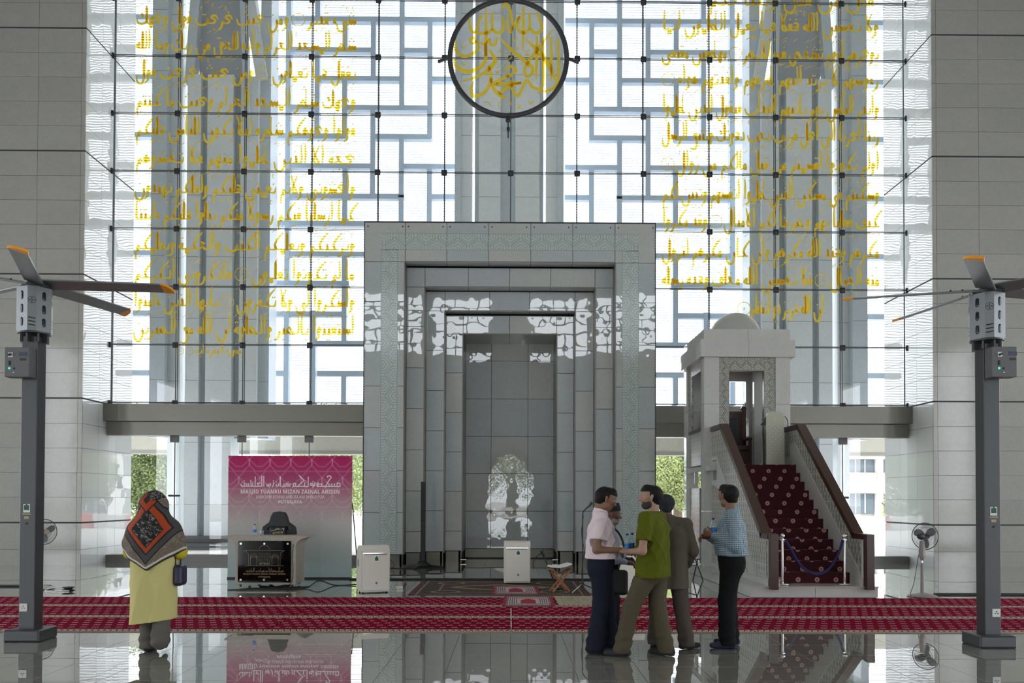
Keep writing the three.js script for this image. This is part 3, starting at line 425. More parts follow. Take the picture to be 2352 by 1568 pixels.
// things on the pulpit
{
  const c = thing('throne_chair', 'dark carved wooden chair with a high back inside the pulpit', 'chair', [4.98, 2.31, -18.1]);
  mesh('backrest', [metres(box(-0.34, 0.3, 0.45, 1.28, -0.3, -0.24))], woodM, c);
  mesh('back_cushion', rbox(0.42, 0.6, 0.05, 0.02, -0.04, 0.82, -0.22), mat([0.02, 0.025, 0.035], 0.5), c);
  for (const x of [-0.37, 0.31]) { mesh('back_post', [box(x - 0.045, x + 0.045, 0, 1.33, -0.33, -0.23), new THREE.CylinderGeometry(0.06, 0.06, 0.09, 20).rotateX(Math.PI / 2).translate(x, 1.34, -0.28)], woodM, c); mesh('front_leg', box(x - 0.03, x + 0.03, 0, 0.62, 0.2, 0.26), woodM, c); mesh('armrest', rbox(0.09, 0.05, 0.56, 0.015, x, 0.63, 0), woodM, c); }
  mesh('seat', rbox(0.66, 0.12, 0.54, 0.03, -0.03, 0.42, -0.02), woodM, c);
  mesh('apron', box(-0.36, 0.3, 0.05, 0.36, 0.18, 0.22), woodM, c);
  const l = thing('lectern', 'frosted pale acrylic lectern panel at the head of the pulpit stairs', 'lectern', [5.46, 2.322, -16.72]);
  const lt = canvasTex(128, 384, (g, w, h) => { g.fillStyle = '#d7d5c6'; g.fillRect(0, 0, w, h); g.strokeStyle = '#b8b6a4'; g.fillStyle = '#eceadd'; g.lineWidth = 2; for (let y = 120; y < 360; y += 40) for (let x = 24; x < 110; x += 40) { g.beginPath(); for (let k = 0; k <= 8; k++) { const a = k * Math.PI / 4; g.lineTo(x + 13 * Math.cos(a), y + 13 * Math.sin(a)); } g.stroke(); g.beginPath(); g.arc(x, y, 5, 0, 7); g.fill(); } g.fillRect(60, 40, 6, 22); });
  const g1 = prism([[-0.185, 0], [0.185, 0], [0.185, 0.97], [0.16, 1.06], [0.1, 1.085], [-0.1, 1.085], [-0.16, 1.06], [-0.185, 0.97]], 0.03); { const p = g1.attributes.position, uv = g1.attributes.uv; for (let i = 0; i < p.count; i++) uv.setXY(i, (p.getX(i) + 0.185) / 0.37, p.getY(i) / 1.085); }
  mesh('panel', g1, mat([0.75, 0.75, 0.7], 0.25, { map: lt, transmission: 0.25, thickness: 0 }), l);
  mesh('shelf', [prism([[-0.3, -0.02], [-0.18, 0.17], [-0.15, 0.17], [-0.15, -0.02]], 0.03).translate(0, 0.83, -0.02), boxc(0.34, 0.02, 0.3, 0, 0.95, -0.17)], M.black, l);
  mesh('hanging_cable', tube([[0.2, 1.0, 0.02], [0.26, 0.9, 0.02], [0.25, 0.6, 0.02]], 0.008), M.black, l);
  mesh('foot', boxc(0.36, 0.02, 0.25, 0, 0.01, -0.1), M.black, l);
}
function stanchion(x, label) {
  const o = thing('rope_stanchion', label, 'stanchion', [x, 0.185, -13.58], 0, 'stanchions on the pulpit step');
  mesh('base', lathe([[0.001, 0.035], [0.03, 0.035], [0.1, 0.03], [0.125, 0.018], [0.125, 0], [0.001, 0]]), M.chrome, o);
  mesh('post', cyl(0.022, 0.022, 0.74, 0, 0.03), M.chrome, o); mesh('collar', cyl(0.045, 0.045, 0.02, 0, 0.74), M.chrome, o);
  mesh('ball_top', new THREE.SphereGeometry(0.042, 20, 14).translate(0, 0.81, 0), M.chrome, o);
}
stanchion(4.56, 'chrome rope stanchion nearer the checked-shirt man'); stanchion(5.6, 'chrome rope stanchion by the right newel post');
tag(mesh('barrier_rope', tube([[4.6, 0.93, -13.55], [4.68, 0.78, -13.52], [4.85, 0.5, -13.5], [5.08, 0.37, -13.48], [5.3, 0.45, -13.5], [5.48, 0.72, -13.52], [5.56, 0.93, -13.55]], 0.022, 60, 8), mat([0.012, 0.018, 0.1], 0.8)), 'dark blue velvet rope sagging between the two stanchions', 'rope');
{
  const o = thing('folding_trestle', 'small black folding metal frame at the foot of the pulpit base', 'frame', [3.75, 0, -16.2]);
  mesh('leg', rod([-0.12, 0, 0.1], [0.0, 0.42, 0], 0.012), M.black, o); mesh('leg', rod([0.08, 0, 0.1], [-0.05, 0.42, 0], 0.012), M.black, o); mesh('rail', rod([-0.3, 0.36, -0.4], [0.05, 0.42, 0.05], 0.01), M.black, o); mesh('rail', rod([-0.3, 0.25, -0.4], [-0.02, 0.3, 0.05], 0.01), M.black, o); mesh('leg', rod([-0.3, 0, -0.4], [-0.3, 0.38, -0.4], 0.012), M.black, o);
}
// ---------------------------------------------------------------- carpets
{
  const T = (seedCol) => canvasTex(512, 512, (g, w, h) => {      // 1.17 m square: red field, cream dashes, cream border along the near edge
    g.fillStyle = '#7f0429'; g.fillRect(0, 0, w, h);
    for (let i = 0; i < 9000; i++) { g.fillStyle = ['#6e0322', '#8a0830', '#760427'][Math.floor(rnd() * 3)]; g.fillRect(rnd() * w, rnd() * h, 4, 3); }
    for (let r = 0; r < 5; r++) for (let c = 0; c < 8; c++) { const x = c * 64 + (r % 2 ? 32 : 0) + 8, y = 22 + r * 80; g.fillStyle = '#c4969a'; for (let k = 0; k < 5; k++) g.fillRect(x + k * 7, y + (k % 2 ? 0 : 7), 6, 30 - (k % 2 ? 0 : 14)); g.fillStyle = '#6c0a22'; g.fillRect(x + 8, y + 13, 18, 4); }
    const y0 = 414; g.fillStyle = '#cdbcab'; g.fillRect(0, y0, w, h - y0);
    g.strokeStyle = '#43202a'; g.lineWidth = 7; for (let x = -20; x < w + 20; x += 32) { g.beginPath(); g.moveTo(x, y0 + 66); g.lineTo(x + 12, y0 + 22); g.lineTo(x + 24, y0 + 66); g.moveTo(x + 20, y0 + 22); g.lineTo(x + 34, y0 + 22); g.stroke(); }
    g.fillStyle = '#5d2230'; g.fillRect(0, y0, w, 8); g.fillRect(0, h - 16, w, 6); g.fillStyle = '#9a8b78'; g.fillRect(0, h - 10, w, 10);
  }, [1, 1]);
  const cm = mat([1.0, 0.95, 1.0], 1, { specularIntensity: 0.1, map: T(), bumpMap: again(noiseTex, 20), bumpScale: 0.002 });
  const rows = [[-9.76, -10.93, 'nearest'], [-10.93, -12.08, 'middle'], [-12.08, -13.2, 'farthest']], seams = [-17.3, -2.93, 0.03, 2.97, 17.3], where = ['on the far left by the woman', 'left of the middle seam, before the desk', 'in the middle under the standing men', 'on the far right by the fan post'];
  rows.forEach(([za, zb, row]) => { for (let k = 0; k < 4; k++) {
    const x0 = seams[k] + 0.008, x1 = seams[k + 1] - 0.008, w = x1 - x0, d = za - zb - 0.006, g = new THREE.BoxGeometry(w, 0.008, d, Math.ceil(w), 1, 2).translate((x0 + x1) / 2, 0.0045, (za + zb) / 2), p = g.attributes.position, uv = g.attributes.uv;
    for (let i = 0; i < p.count; i++) uv.setXY(i, (p.getX(i) - x0) / 1.17, (za - p.getZ(i)) / (za - zb));
    tag(mesh('carpet_runner', g, cm), `red carpet runner with cream dashes, ${row} row, ${where[k]}`, 'carpet', 'red prayer carpet runners');
  } });
  const rugTex = (f) => canvasTex(512, 512, f);
  const rug = (name, label, x0, x1, z0, z1, y, tex, fringe, tilt = 0) => {
    const o = thing(name, label, 'rug', [(x0 + x1) / 2, y, (z0 + z1) / 2], tilt), w = x1 - x0, d = z0 - z1;
    mesh('pile', new THREE.BoxGeometry(w, 0.008, d).translate(0, 0.004, 0), mat([1, 1, 1], 0.95, { map: tex, bumpMap: again(noiseTex, 6), bumpScale: 0.002 }), o);
    if (fringe) for (const s of [-1, 1]) { const f = []; for (let x = -w / 2; x < w / 2; x += 0.022) f.push(boxc(0.012, 0.003, 0.06, x + 0.01, 0.003, s * (d / 2 + 0.03))); mesh('fringe', f, mat(fringe, 0.95), o).userData.kind = 'stuff'; }
    return o;
  };
  const speck = (g, w, h, cols, n, s = 4) => { for (let i = 0; i < n; i++) { g.fillStyle = cols[Math.floor(rnd() * cols.length)]; g.fillRect(rnd() * w, rnd() * h, s, s); } };
  rug('oriental_rug', 'large dark oriental rug with a long medallion before the niche', -1.68, 1.36, -13.55, -15.9, 0.0, rugTex((g, w, h) => {
    g.fillStyle = '#2b2420'; g.fillRect(0, 0, w, h); speck(g, w, h, ['#5d5245', '#1b1a1a', '#6b2b2b', '#4a443a'], 7000, 4);
    const fr = (a, c, lw) => { g.strokeStyle = c; g.lineWidth = lw; g.strokeRect(a, a, w - 2 * a, h - 2 * a); };
    fr(4, '#5a1420', 10); fr(22, '#8a7a60', 5); fr(34, '#3a2a22', 8); fr(78, '#8a7a60', 5); fr(90, '#4a2020', 6);
    g.fillStyle = '#8d7c5e'; g.beginPath(); g.moveTo(100, 256); g.quadraticCurveTo(150, 190, 256, 150); g.quadraticCurveTo(362, 190, 412, 256); g.quadraticCurveTo(362, 322, 256, 362); g.quadraticCurveTo(150, 322, 100, 256); g.fill();
    g.fillStyle = '#36181c'; g.beginPath(); g.moveTo(128, 256); g.quadraticCurveTo(170, 205, 256, 178); g.quadraticCurveTo(342, 205, 384, 256); g.quadraticCurveTo(342, 307, 256, 334); g.quadraticCurveTo(170, 307, 128, 256); g.fill();
    g.save(); g.clip(); speck(g, w, h, ['#6d5b49', '#5c2028', '#2a1216'], 4000, 4); g.restore();
    for (const [x, y] of [[100, 100], [412, 100], [100, 412], [412, 412]]) { g.fillStyle = '#8d7c5e'; g.beginPath(); g.arc(x, y, 44, 0, 7); g.fill(); g.fillStyle = '#2f2824'; g.beginPath(); g.arc(x, y, 34, 0, 7); g.fill(); }
  }), null);
  const prayer = (bg, mid, ink, band) => rugTex((g, w, h) => {
    g.fillStyle = bg; g.fillRect(0, 0, w, h); g.fillStyle = band; g.fillRect(40, 30, w - 80, h - 60); speck(g, w, h, [ink, band, bg], 2600, 5);
    g.strokeStyle = ink; g.lineWidth = 7; for (let k = 0; k < 5; k++) g.strokeRect(48 + k * 22, 38 + k * 22, w - 96 - k * 44, h - 76 - k * 44);
    g.fillStyle = mid; g.beginPath(); g.moveTo(180, 400); g.lineTo(180, 240); g.quadraticCurveTo(200, 170, 256, 140); g.quadraticCurveTo(312, 170, 332, 240); g.lineTo(332, 400); g.fill();
    g.fillStyle = bg; g.fillRect(0, 0, 22, h); g.fillRect(w - 22, 0, 22, h);
  });
  rug('prayer_rug', 'red and white prayer rug lying on the oriental rug', -0.29, 0.52, -13.62, -14.85, 0.0085, prayer('#86142b', '#8c0f2c', '#4f2a33', '#b9aeb0'), '#6d604c', 0.02);
  rug('prayer_rug', 'red and white prayer rug lying across the red carpet', -0.09, 0.69, -12.12, -13.3, 0.0088, prayer('#86142b', '#9c0f2c', '#4a232c', '#c0b5b5'), '#6d604c', -0.015);
  rug('prayer_rug', 'cream prayer rug with faded arabesque beside the red one', 0.74, 1.44, -12.28, -13.34, 0.0088, rugTex((g, w, h) => { g.fillStyle = '#a39a83'; g.fillRect(0, 0, w, h); speck(g, w, h, ['#8b8371', '#b3ab95', '#98907c'], 3000, 5); g.strokeStyle = '#6e685a'; g.lineWidth = 5; for (let k = 0; k < 60; k++) { const x = 90 + rnd() * 330, y = 110 + rnd() * 290, r = 10 + rnd() * 26; g.beginPath(); g.arc(x, y, r, rnd() * 6, rnd() * 6 + 2.4); g.stroke(); } g.strokeRect(70, 90, w - 140, h - 180); }), null, 0.01);
}
// ---------------------------------------------------------------- lettering drawn on canvases: squared kufic strokes for the Arabic name
const KUFIC = [   // polylines in a 900 x 110 box, traced from the banner
  [[900, 70], [900, 100], [690, 100]], [[900, 70], [875, 70], [875, 100]], [[850, 72], [850, 100]], [[825, 72], [825, 100]], [[800, 72], [800, 100]], [[790, 20], [785, 5], [812, 2], [820, 18], [790, 60], [770, 100]], [[690, 100], [690, 78], [735, 78], [735, 100]], [[700, 60], [700, 100]],
  [[672, 60], [672, 90], [650, 110]], [[655, 90], [655, 72], [635, 72], [635, 90], [672, 90]], [[612, 10], [612, 100], [595, 105]], [[600, 100], [480, 100]], [[580, 62], [580, 100]], [[530, 0], [575, 45], [520, 96]], [[500, 100], [500, 74], [480, 74], [480, 100], [470, 110]],
  [[448, 70], [448, 98], [395, 98]], [[430, 98], [430, 75], [412, 75], [412, 98]], [[395, 75], [395, 95], [380, 110]], [[360, 10], [360, 95], [372, 103]], [[345, 70], [345, 98], [325, 98], [325, 78]],
  [[300, 62], [300, 90], [285, 108]], [[270, 98], [240, 98], [240, 78]], [[270, 98], [270, 70]], [[255, 98], [255, 76]],
  [[210, 2], [210, 100]], [[192, 2], [192, 100], [10, 100]], [[165, 100], [150, 72], [178, 72]], [[132, 10], [132, 100]], [[110, 100], [110, 75]], [[92, 42], [96, 98]], [[70, 100], [70, 72]], [[52, 72], [52, 100]], [[34, 65], [34, 100], [10, 100], [5, 78]]];
const kufic = (g, x, y, w, lw) => { const s = w / 900; g.lineWidth = lw; g.lineJoin = g.lineCap = 'square'; g.lineCap = 'butt'; for (const l of KUFIC) { g.beginPath(); l.forEach(([a, b], i) => (i ? g.lineTo(x + a * s, y + b * s) : g.moveTo(x + a * s, y + b * s))); g.stroke(); } for (const [a, b] of [[765, 112], [655, 55], [590, 52], [430, 60], [325, 60], [260, 112], [300, 50], [110, 62], [34, 52], [15, 64]]) g.fillRect(x + a * s - lw / 2, y + b * s - lw / 2, lw, lw); };
// ---------------------------------------------------------------- banner
{
  const bt = canvasTex(1024, 1024, (g, w, h) => {
    const gr = g.createLinearGradient(0, 0, 0, h); gr.addColorStop(0, '#b00f58'); gr.addColorStop(0.16, '#a83a68'); gr.addColorStop(0.36, '#b18a92'); gr.addColorStop(0.55, '#b9b3ae'); gr.addColorStop(0.72, '#b1b6b2'); gr.addColorStop(1, '#9fb3b3'); g.fillStyle = gr; g.fillRect(0, 0, w, h);   // the print itself runs from magenta to pale grey
    g.strokeStyle = 'rgba(255,235,240,0.2)'; g.lineWidth = 13; const cell = 172;
    for (let r = 0; r < 4; r++) for (let c = -1; c < 7; c++) { const x = c * cell + (r % 2 ? cell / 2 : 0), y = r * 150 - 30; g.globalAlpha = [1, 0.85, 0.6, 0.3][r]; g.beginPath(); for (const [a, b] of [[0, 60], [50, 10], [122, 10], [172, 60], [172, 110], [122, 160], [50, 160], [0, 110], [0, 60]]) g.lineTo(x + a, y + b); g.stroke(); g.beginPath(); g.moveTo(x, y + 60); g.lineTo(x + 60, y + 120); g.moveTo(x + 172, y + 60); g.lineTo(x + 112, y + 120); g.moveTo(x + 60, y + 120); g.lineTo(x + 112, y + 120); g.stroke(); }
    g.globalAlpha = 1; g.fillStyle = g.strokeStyle = '#eadfdf'; g.textAlign = 'center';
    kufic(g, 100, 165, 824, 8);
    g.font = 'bold 47px sans-serif'; g.fillText('MASJID TUANKU MIZAN ZAINAL ABIDIN', 512, 318, 825);
    g.font = '34px sans-serif'; g.fillText('JABATAN KEMAJUAN ISLAM MALAYSIA', 512, 358, 570);
    g.font = 'bold 37px sans-serif'; g.fillText('PUTRAJAYA', 512, 401, 205);
  });
  const o = thing('banner_backdrop', 'tall fabric backdrop printed magenta to grey with white lettering behind the desk', 'banner', [-4.37, 0, -16.3]);
  const n = 60, m = 24, g = new THREE.BoxGeometry(2.46, 2.42, 0.03, n, m, 1).translate(0, 1.235, 0), p = g.attributes.position;
  for (let i = 0; i < p.count; i++) { const x = p.getX(i); let d = 0; for (const s of [-0.64, -0.05, 0.6]) d -= 0.012 * Math.exp(-(((x - s) / 0.03) ** 2)); d += 0.008 * Math.sin(x * 5 + p.getY(i)); p.setZ(i, p.getZ(i) + d); }
  g.computeVertexNormals(); mesh('printed_fabric', g, mat([1, 1, 1], 0.75, { map: bt }), o);
  mesh('bottom_rail', box(-1.23, 1.23, 0.0, 0.03, -0.05, 0.05), M.black, o);
  for (const x of [-1.2, 1.2]) { mesh('back_strut', rod([x + 0.03, 1.5, -0.04], [x + 0.07, 0.02, -0.5], 0.012), M.darkSteel, o); mesh('upright', rod([x, 0, -0.04], [x, 2.4, -0.04], 0.014), M.darkSteel, o); }
}
// ---------------------------------------------------------------- reception desk
const stoneM = mat([1, 1, 1], 0.5, { map: dataTex(256, (x, y) => { const r = hash(x * 256, y * 256), s = hash(Math.floor(x * 128) + 7, Math.floor(y * 128)); const v = 0.62 + 0.12 * r - (s > 0.82 ? 0.22 : 0) + (s < 0.1 ? 0.12 : 0); return [v, v * 0.96, v * 0.88]; }, true, 2.2) });
{
  const o = thing('reception_desk', 'beige speckled flared desk with a black plaque on its front', 'desk', [-4.345, 0.065, -14.6]);
  const s = new THREE.Shape(); s.moveTo(-0.535, 0); s.lineTo(0.535, 0); s.lineTo(0.535, 0.68); s.quadraticCurveTo(0.54, 0.8, 0.72, 0.835); s.lineTo(0.72, 0.855); s.lineTo(-0.72, 0.855); s.lineTo(-0.72, 0.835); s.quadraticCurveTo(-0.54, 0.8, -0.535, 0.68);
  mesh('body', metres(new THREE.ExtrudeGeometry(s, { depth: 0.62, bevelEnabled: true, bevelSize: 0.004, bevelThickness: 0.004, bevelSegments: 1 }).translate(0, 0, -0.62)), stoneM, o);
  const pt = canvasTex(768, 604, (g, w, h) => {
    g.fillStyle = '#070606'; g.fillRect(0, 0, w, h); g.strokeStyle = g.fillStyle = '#8f8268'; g.lineWidth = 4;
    const L = (p) => { g.beginPath(); p.forEach(([x, y], i) => (i ? g.lineTo(x, y) : g.moveTo(x, y))); g.stroke(); };
    L([[85, 140], [683, 140]]); g.beginPath(); g.moveTo(85, 140); g.quadraticCurveTo(155, 160, 155, 215); g.lineTo(155, 355); g.stroke(); g.beginPath(); g.moveTo(683, 140); g.quadraticCurveTo(613, 160, 613, 215); g.lineTo(613, 355); g.stroke();
    g.beginPath(); g.arc(384, 150, 85, Math.PI * 1.1, Math.PI * 1.9); g.stroke(); L([[105, 360], [665, 360]]);
    for (const x of [228, 540]) { for (let k = 0; k < 3; k++) { g.beginPath(); g.moveTo(x - 46, 215 + k * 22); g.quadraticCurveTo(x, 160 + k * 22, x + 46, 215 + k * 22); g.stroke(); } L([[x - 46, 215], [x - 46, 355]]); L([[x + 46, 215], [x + 46, 355]]); }
    g.lineWidth = 2; for (let r = 0; r < 6; r++) { L([[290, 180 + r * 22], [478, 180 + r * 22]]); for (let c = 0; c < 9; c++) if ((r * 5 + c * 3) % 4) L([[290 + c * 23.5, 180 + r * 22], [290 + c * 23.5, 202 + r * 22]]); }
    g.textAlign = 'center'; g.font = 'italic bold 44px sans-serif'; g.fillText('MTMZA', 384, 345, 170); kufic(g, 112, 388, 550, 5); g.font = 'bold 34px sans-serif'; g.fillText('MASJID TUANKU MIZAN ZAINAL ABIDIN', 384, 492, 620); g.fillText('PUTRAJAYA', 384, 534, 175);
  });
  const g = new THREE.BoxGeometry(0.94, 0.74, 0.012).translate(-0.015, 0.405, 0.02), pl = mesh('plaque', g, mat([1, 1, 1], 0.06, { map: pt, specularIntensity: 0.5 }), o);
  for (const x of [-0.43, -0.015, 0.4]) for (const y of [0.085, 0.725]) mesh('standoff_bolt', new THREE.CylinderGeometry(0.018, 0.018, 0.012, 16).rotateX(Math.PI / 2).translate(x, y, 0.032), M.chrome, pl);
  for (const [x, z] of [[-0.46, -0.06], [0.46, -0.06], [-0.46, -0.56], [0.46, -0.56]]) mesh('caster', [new THREE.CylinderGeometry(0.024, 0.024, 0.025, 14).rotateZ(Math.PI / 2).translate(x, -0.026, z), boxc(0.04, 0.02, 0.04, x, -0.006, z)], M.darkSteel, o);
  mesh('mic_cable', tube([[0.5, 0.72, 0.03], [0.49, 0.5, 0.05], [0.5, 0.2, 0.04], [0.46, 0.02, 0.05], [0.3, -0.04, 0.1]], 0.006), M.black, o);
}
function waterBottle(label, x, y, z, tilt = 0, sc = 1, group) {
  const o = thing('water_bottle', label, 'bottle', [x, y, z], 0, group); o.rotation.z = tilt; o.scale.setScalar(sc);
  mesh('bottle', lathe([[0.001, 0], [0.028, 0], [0.031, 0.006], [0.031, 0.05], [0.029, 0.055], [0.031, 0.06], [0.031, 0.125], [0.026, 0.15], [0.013, 0.178], [0.0125, 0.195]], 20), mat([0.85, 0.93, 0.97], 0.03, { transmission: 0.9, thickness: 0, ior: 1.35 }), o);
  mesh('label', new THREE.CylinderGeometry(0.0315, 0.0315, 0.05, 20, 1, true).translate(0, 0.085, 0), mat([0.02, 0.17, 0.5], 0.4, { side: THREE.DoubleSide }), o);
  mesh('cap', cyl(0.015, 0.015, 0.018, 0, 0.192), mat([0.015, 0.02, 0.22], 0.4), o); return o;
}
waterBottle('small water bottle with blue label standing on the desk', -4.6, 0.923, -14.78);
{
  const o = thing('drinking_glass', 'clear empty drinking glass on the desk beside the bottle', 'glass', [-4.48, 0.923, -14.8]);
  mesh('tumbler', lathe([[0.001, 0], [0.03, 0], [0.036, 0.09], [0.0345, 0.09], [0.0285, 0.008], [0.001, 0.008]], 24), mat([0.95, 0.97, 0.97], 0.02, { transmission: 0.95, thickness: 0, ior: 1.45 }), o);
  const c = thing('gaming_chair', 'black racing-style chair with a logo cushion behind the desk', 'chair', [-4.44, 0, -15.78]);
  const bk = new THREE.Shape(); [[-0.2, 0.5], [-0.24, 0.62], [-0.3, 0.78], [-0.31, 0.95], [-0.29, 1.04], [-0.17, 1.13], [-0.13, 1.26], [-0.1, 1.31], [0, 1.33], [0.1, 1.31], [0.13, 1.26], [0.17, 1.13], [0.29, 1.04], [0.31, 0.95], [0.3, 0.78], [0.24, 0.62], [0.2, 0.5]].forEach(([x, y], i) => (i ? bk.lineTo(x, y) : bk.moveTo(x, y)));
  for (const s of [-1, 1]) { const h = new THREE.Path(); [[0.14, 1.08], [0.2, 1.04], [0.225, 0.98], [0.17, 1.0]].forEach(([x, y], i) => (i ? h.lineTo(s * x, y) : h.moveTo(s * x, y))); bk.holes.push(h); }
  mesh('backrest', new THREE.ExtrudeGeometry(bk, { depth: 0.08, bevelEnabled: true, bevelSize: 0.02, bevelThickness: 0.03, bevelSegments: 3 }).translate(0, 0, -0.05), mat([0.012, 0.013, 0.014], 0.45), c);
  const lt = canvasTex(256, 160, (g, w, h) => { g.fillStyle = '#0c0c0d'; g.fillRect(0, 0, w, h); g.strokeStyle = '#cfc9b8'; g.lineWidth = 6; g.beginPath(); g.moveTo(20, 66); g.lineTo(120, 50); g.lineTo(236, 30); g.lineTo(206, 110); g.stroke(); g.beginPath(); g.arc(130, 60, 34, 3.4, 5.9); g.stroke(); g.fillStyle = '#b9a564'; g.save(); g.rotate(-0.1); g.font = 'italic bold 44px sans-serif'; g.fillText('MTMZA', 36, 122); g.restore(); });
  const pg = rbox(0.3, 0.2, 0.09, 0.035, 0, 0.96, 0.08), pu = pg.attributes.uv, pp = pg.attributes.position; for (let i = 0; i < pp.count; i++) pu.setXY(i, (pp.getX(i) + 0.15) / 0.3, (pp.getY(i) - 0.86) / 0.2);
  mesh('lumbar_cushion', pg, mat([1, 1, 1], 0.5, { map: lt }), c);
  mesh('seat', rbox(0.52, 0.12, 0.5, 0.05, 0, 0.46, 0.2), M.black, c); for (const s of [-1, 1]) mesh('armrest', [rbox(0.08, 0.035, 0.26, 0.015, s * 0.3, 0.68, 0.16), boxc(0.04, 0.22, 0.05, s * 0.3, 0.57, 0.14)], M.black, c);
  mesh('gas_lift', cyl(0.03, 0.03, 0.34, 0, 0.08, 0.2), M.darkSteel, c);
  for (let k = 0; k < 5; k++) { const a = k * 1.2566 + 0.3, x = 0.3 * Math.cos(a), z = 0.2 + 0.3 * Math.sin(a), l = mesh('base_arm', beamBetween([0, 0.1, 0.2], [x, 0.075, z], 0.05, 0.03), M.black, c); mesh('caster', new THREE.CylinderGeometry(0.03, 0.03, 0.04, 14).rotateZ(Math.PI / 2).translate(x, 0.03, z), M.black, l); }
}
// ---------------------------------------------------------------- portable air coolers
function cooler(label, x, z, turn, y = 0) {
  const o = thing('air_cooler', label, 'air cooler', [x, y, z], turn, 'portable air coolers'), cream = mat([0.66, 0.62, 0.55], 0.4), W = 0.5, D = 0.42;
  const s = new THREE.Shape(); s.moveTo(-D / 2, 0.045); s.lineTo(D / 2 - 0.01, 0.03); s.lineTo(D / 2, 0.68); s.quadraticCurveTo(D / 2 - 0.02, 0.78, D / 2 - 0.1, 0.79); s.lineTo(-D / 2 + 0.2, 0.79); s.quadraticCurveTo(-D / 2, 0.76, -D / 2, 0.55);
  mesh('body', new THREE.ExtrudeGeometry(s, { depth: W - 0.02, bevelEnabled: true, bevelSize: 0.01, bevelThickness: 0.01, bevelSegments: 2 }).rotateY(-Math.PI / 2).translate(W / 2 - 0.01, 0, 0), cream, o);
  const f = mesh('front_panel', rbox(W - 0.05, 0.63, 0.02, 0.008, 0.01, 0.36, D / 2 + 0.008), mat([0.7, 0.665, 0.6], 0.3), o);
  mesh('air_slot', [boxc(W - 0.12, 0.012, 0.01, 0, 0.655, D / 2 + 0.016)], M.blackGloss, f); mesh('slot_trim', boxc(W - 0.08, 0.018, 0.006, 0, 0.672, D / 2 + 0.016), M.chrome, f);
  mesh('logo', boxc(0.035, 0.035, 0.002, 0, 0, 0).rotateZ(Math.PI / 4).translate(0.02, 0.17, D / 2 + 0.019), mat([0.2, 0.16, 0.14], 0.4), f);
  const st = mesh('sticker', boxc(0.08, 0.11, 0.002, 0.02, 0.575, D / 2 + 0.0195), M.white, f); mesh('sticker_print', [boxc(0.058, 0.055, 0.001, 0.02, 0.575, D / 2 + 0.021), boxc(0.024, 0.02, 0.001, 0.02, 0.612, D / 2 + 0.021)], mat([0.01, 0.09, 0.06], 0.5), st);
  mesh('control_lid', boxc(W - 0.14, 0.008, 0.12, 0, 0.795, 0.05), mat([0.55, 0.52, 0.46], 0.4), o);
  for (const sx of [-1, 1]) mesh('side_grip', rbox(0.012, 0.12, 0.09, 0.005, sx * W / 2, 0.5, -0.02), mat([0.18, 0.17, 0.15], 0.6), o);
  for (const [a, b] of [[-1, -1], [1, -1], [-1, 1], [1, 1]]) mesh('caster', new THREE.CylinderGeometry(0.02, 0.02, 0.03, 12).rotateZ(Math.PI / 2).translate(a * 0.2, 0.02, b * 0.16), M.black, o);
}
cooler('cream air cooler turned aside between the banner and the niche', -2.34, -14.06, 0.34); cooler('cream air cooler standing before the middle of the niche', 0.15, -15.52, 0, 0.009); cooler('cream air cooler mostly hidden behind the green-shirted man', 2.06, -14.05, 0);
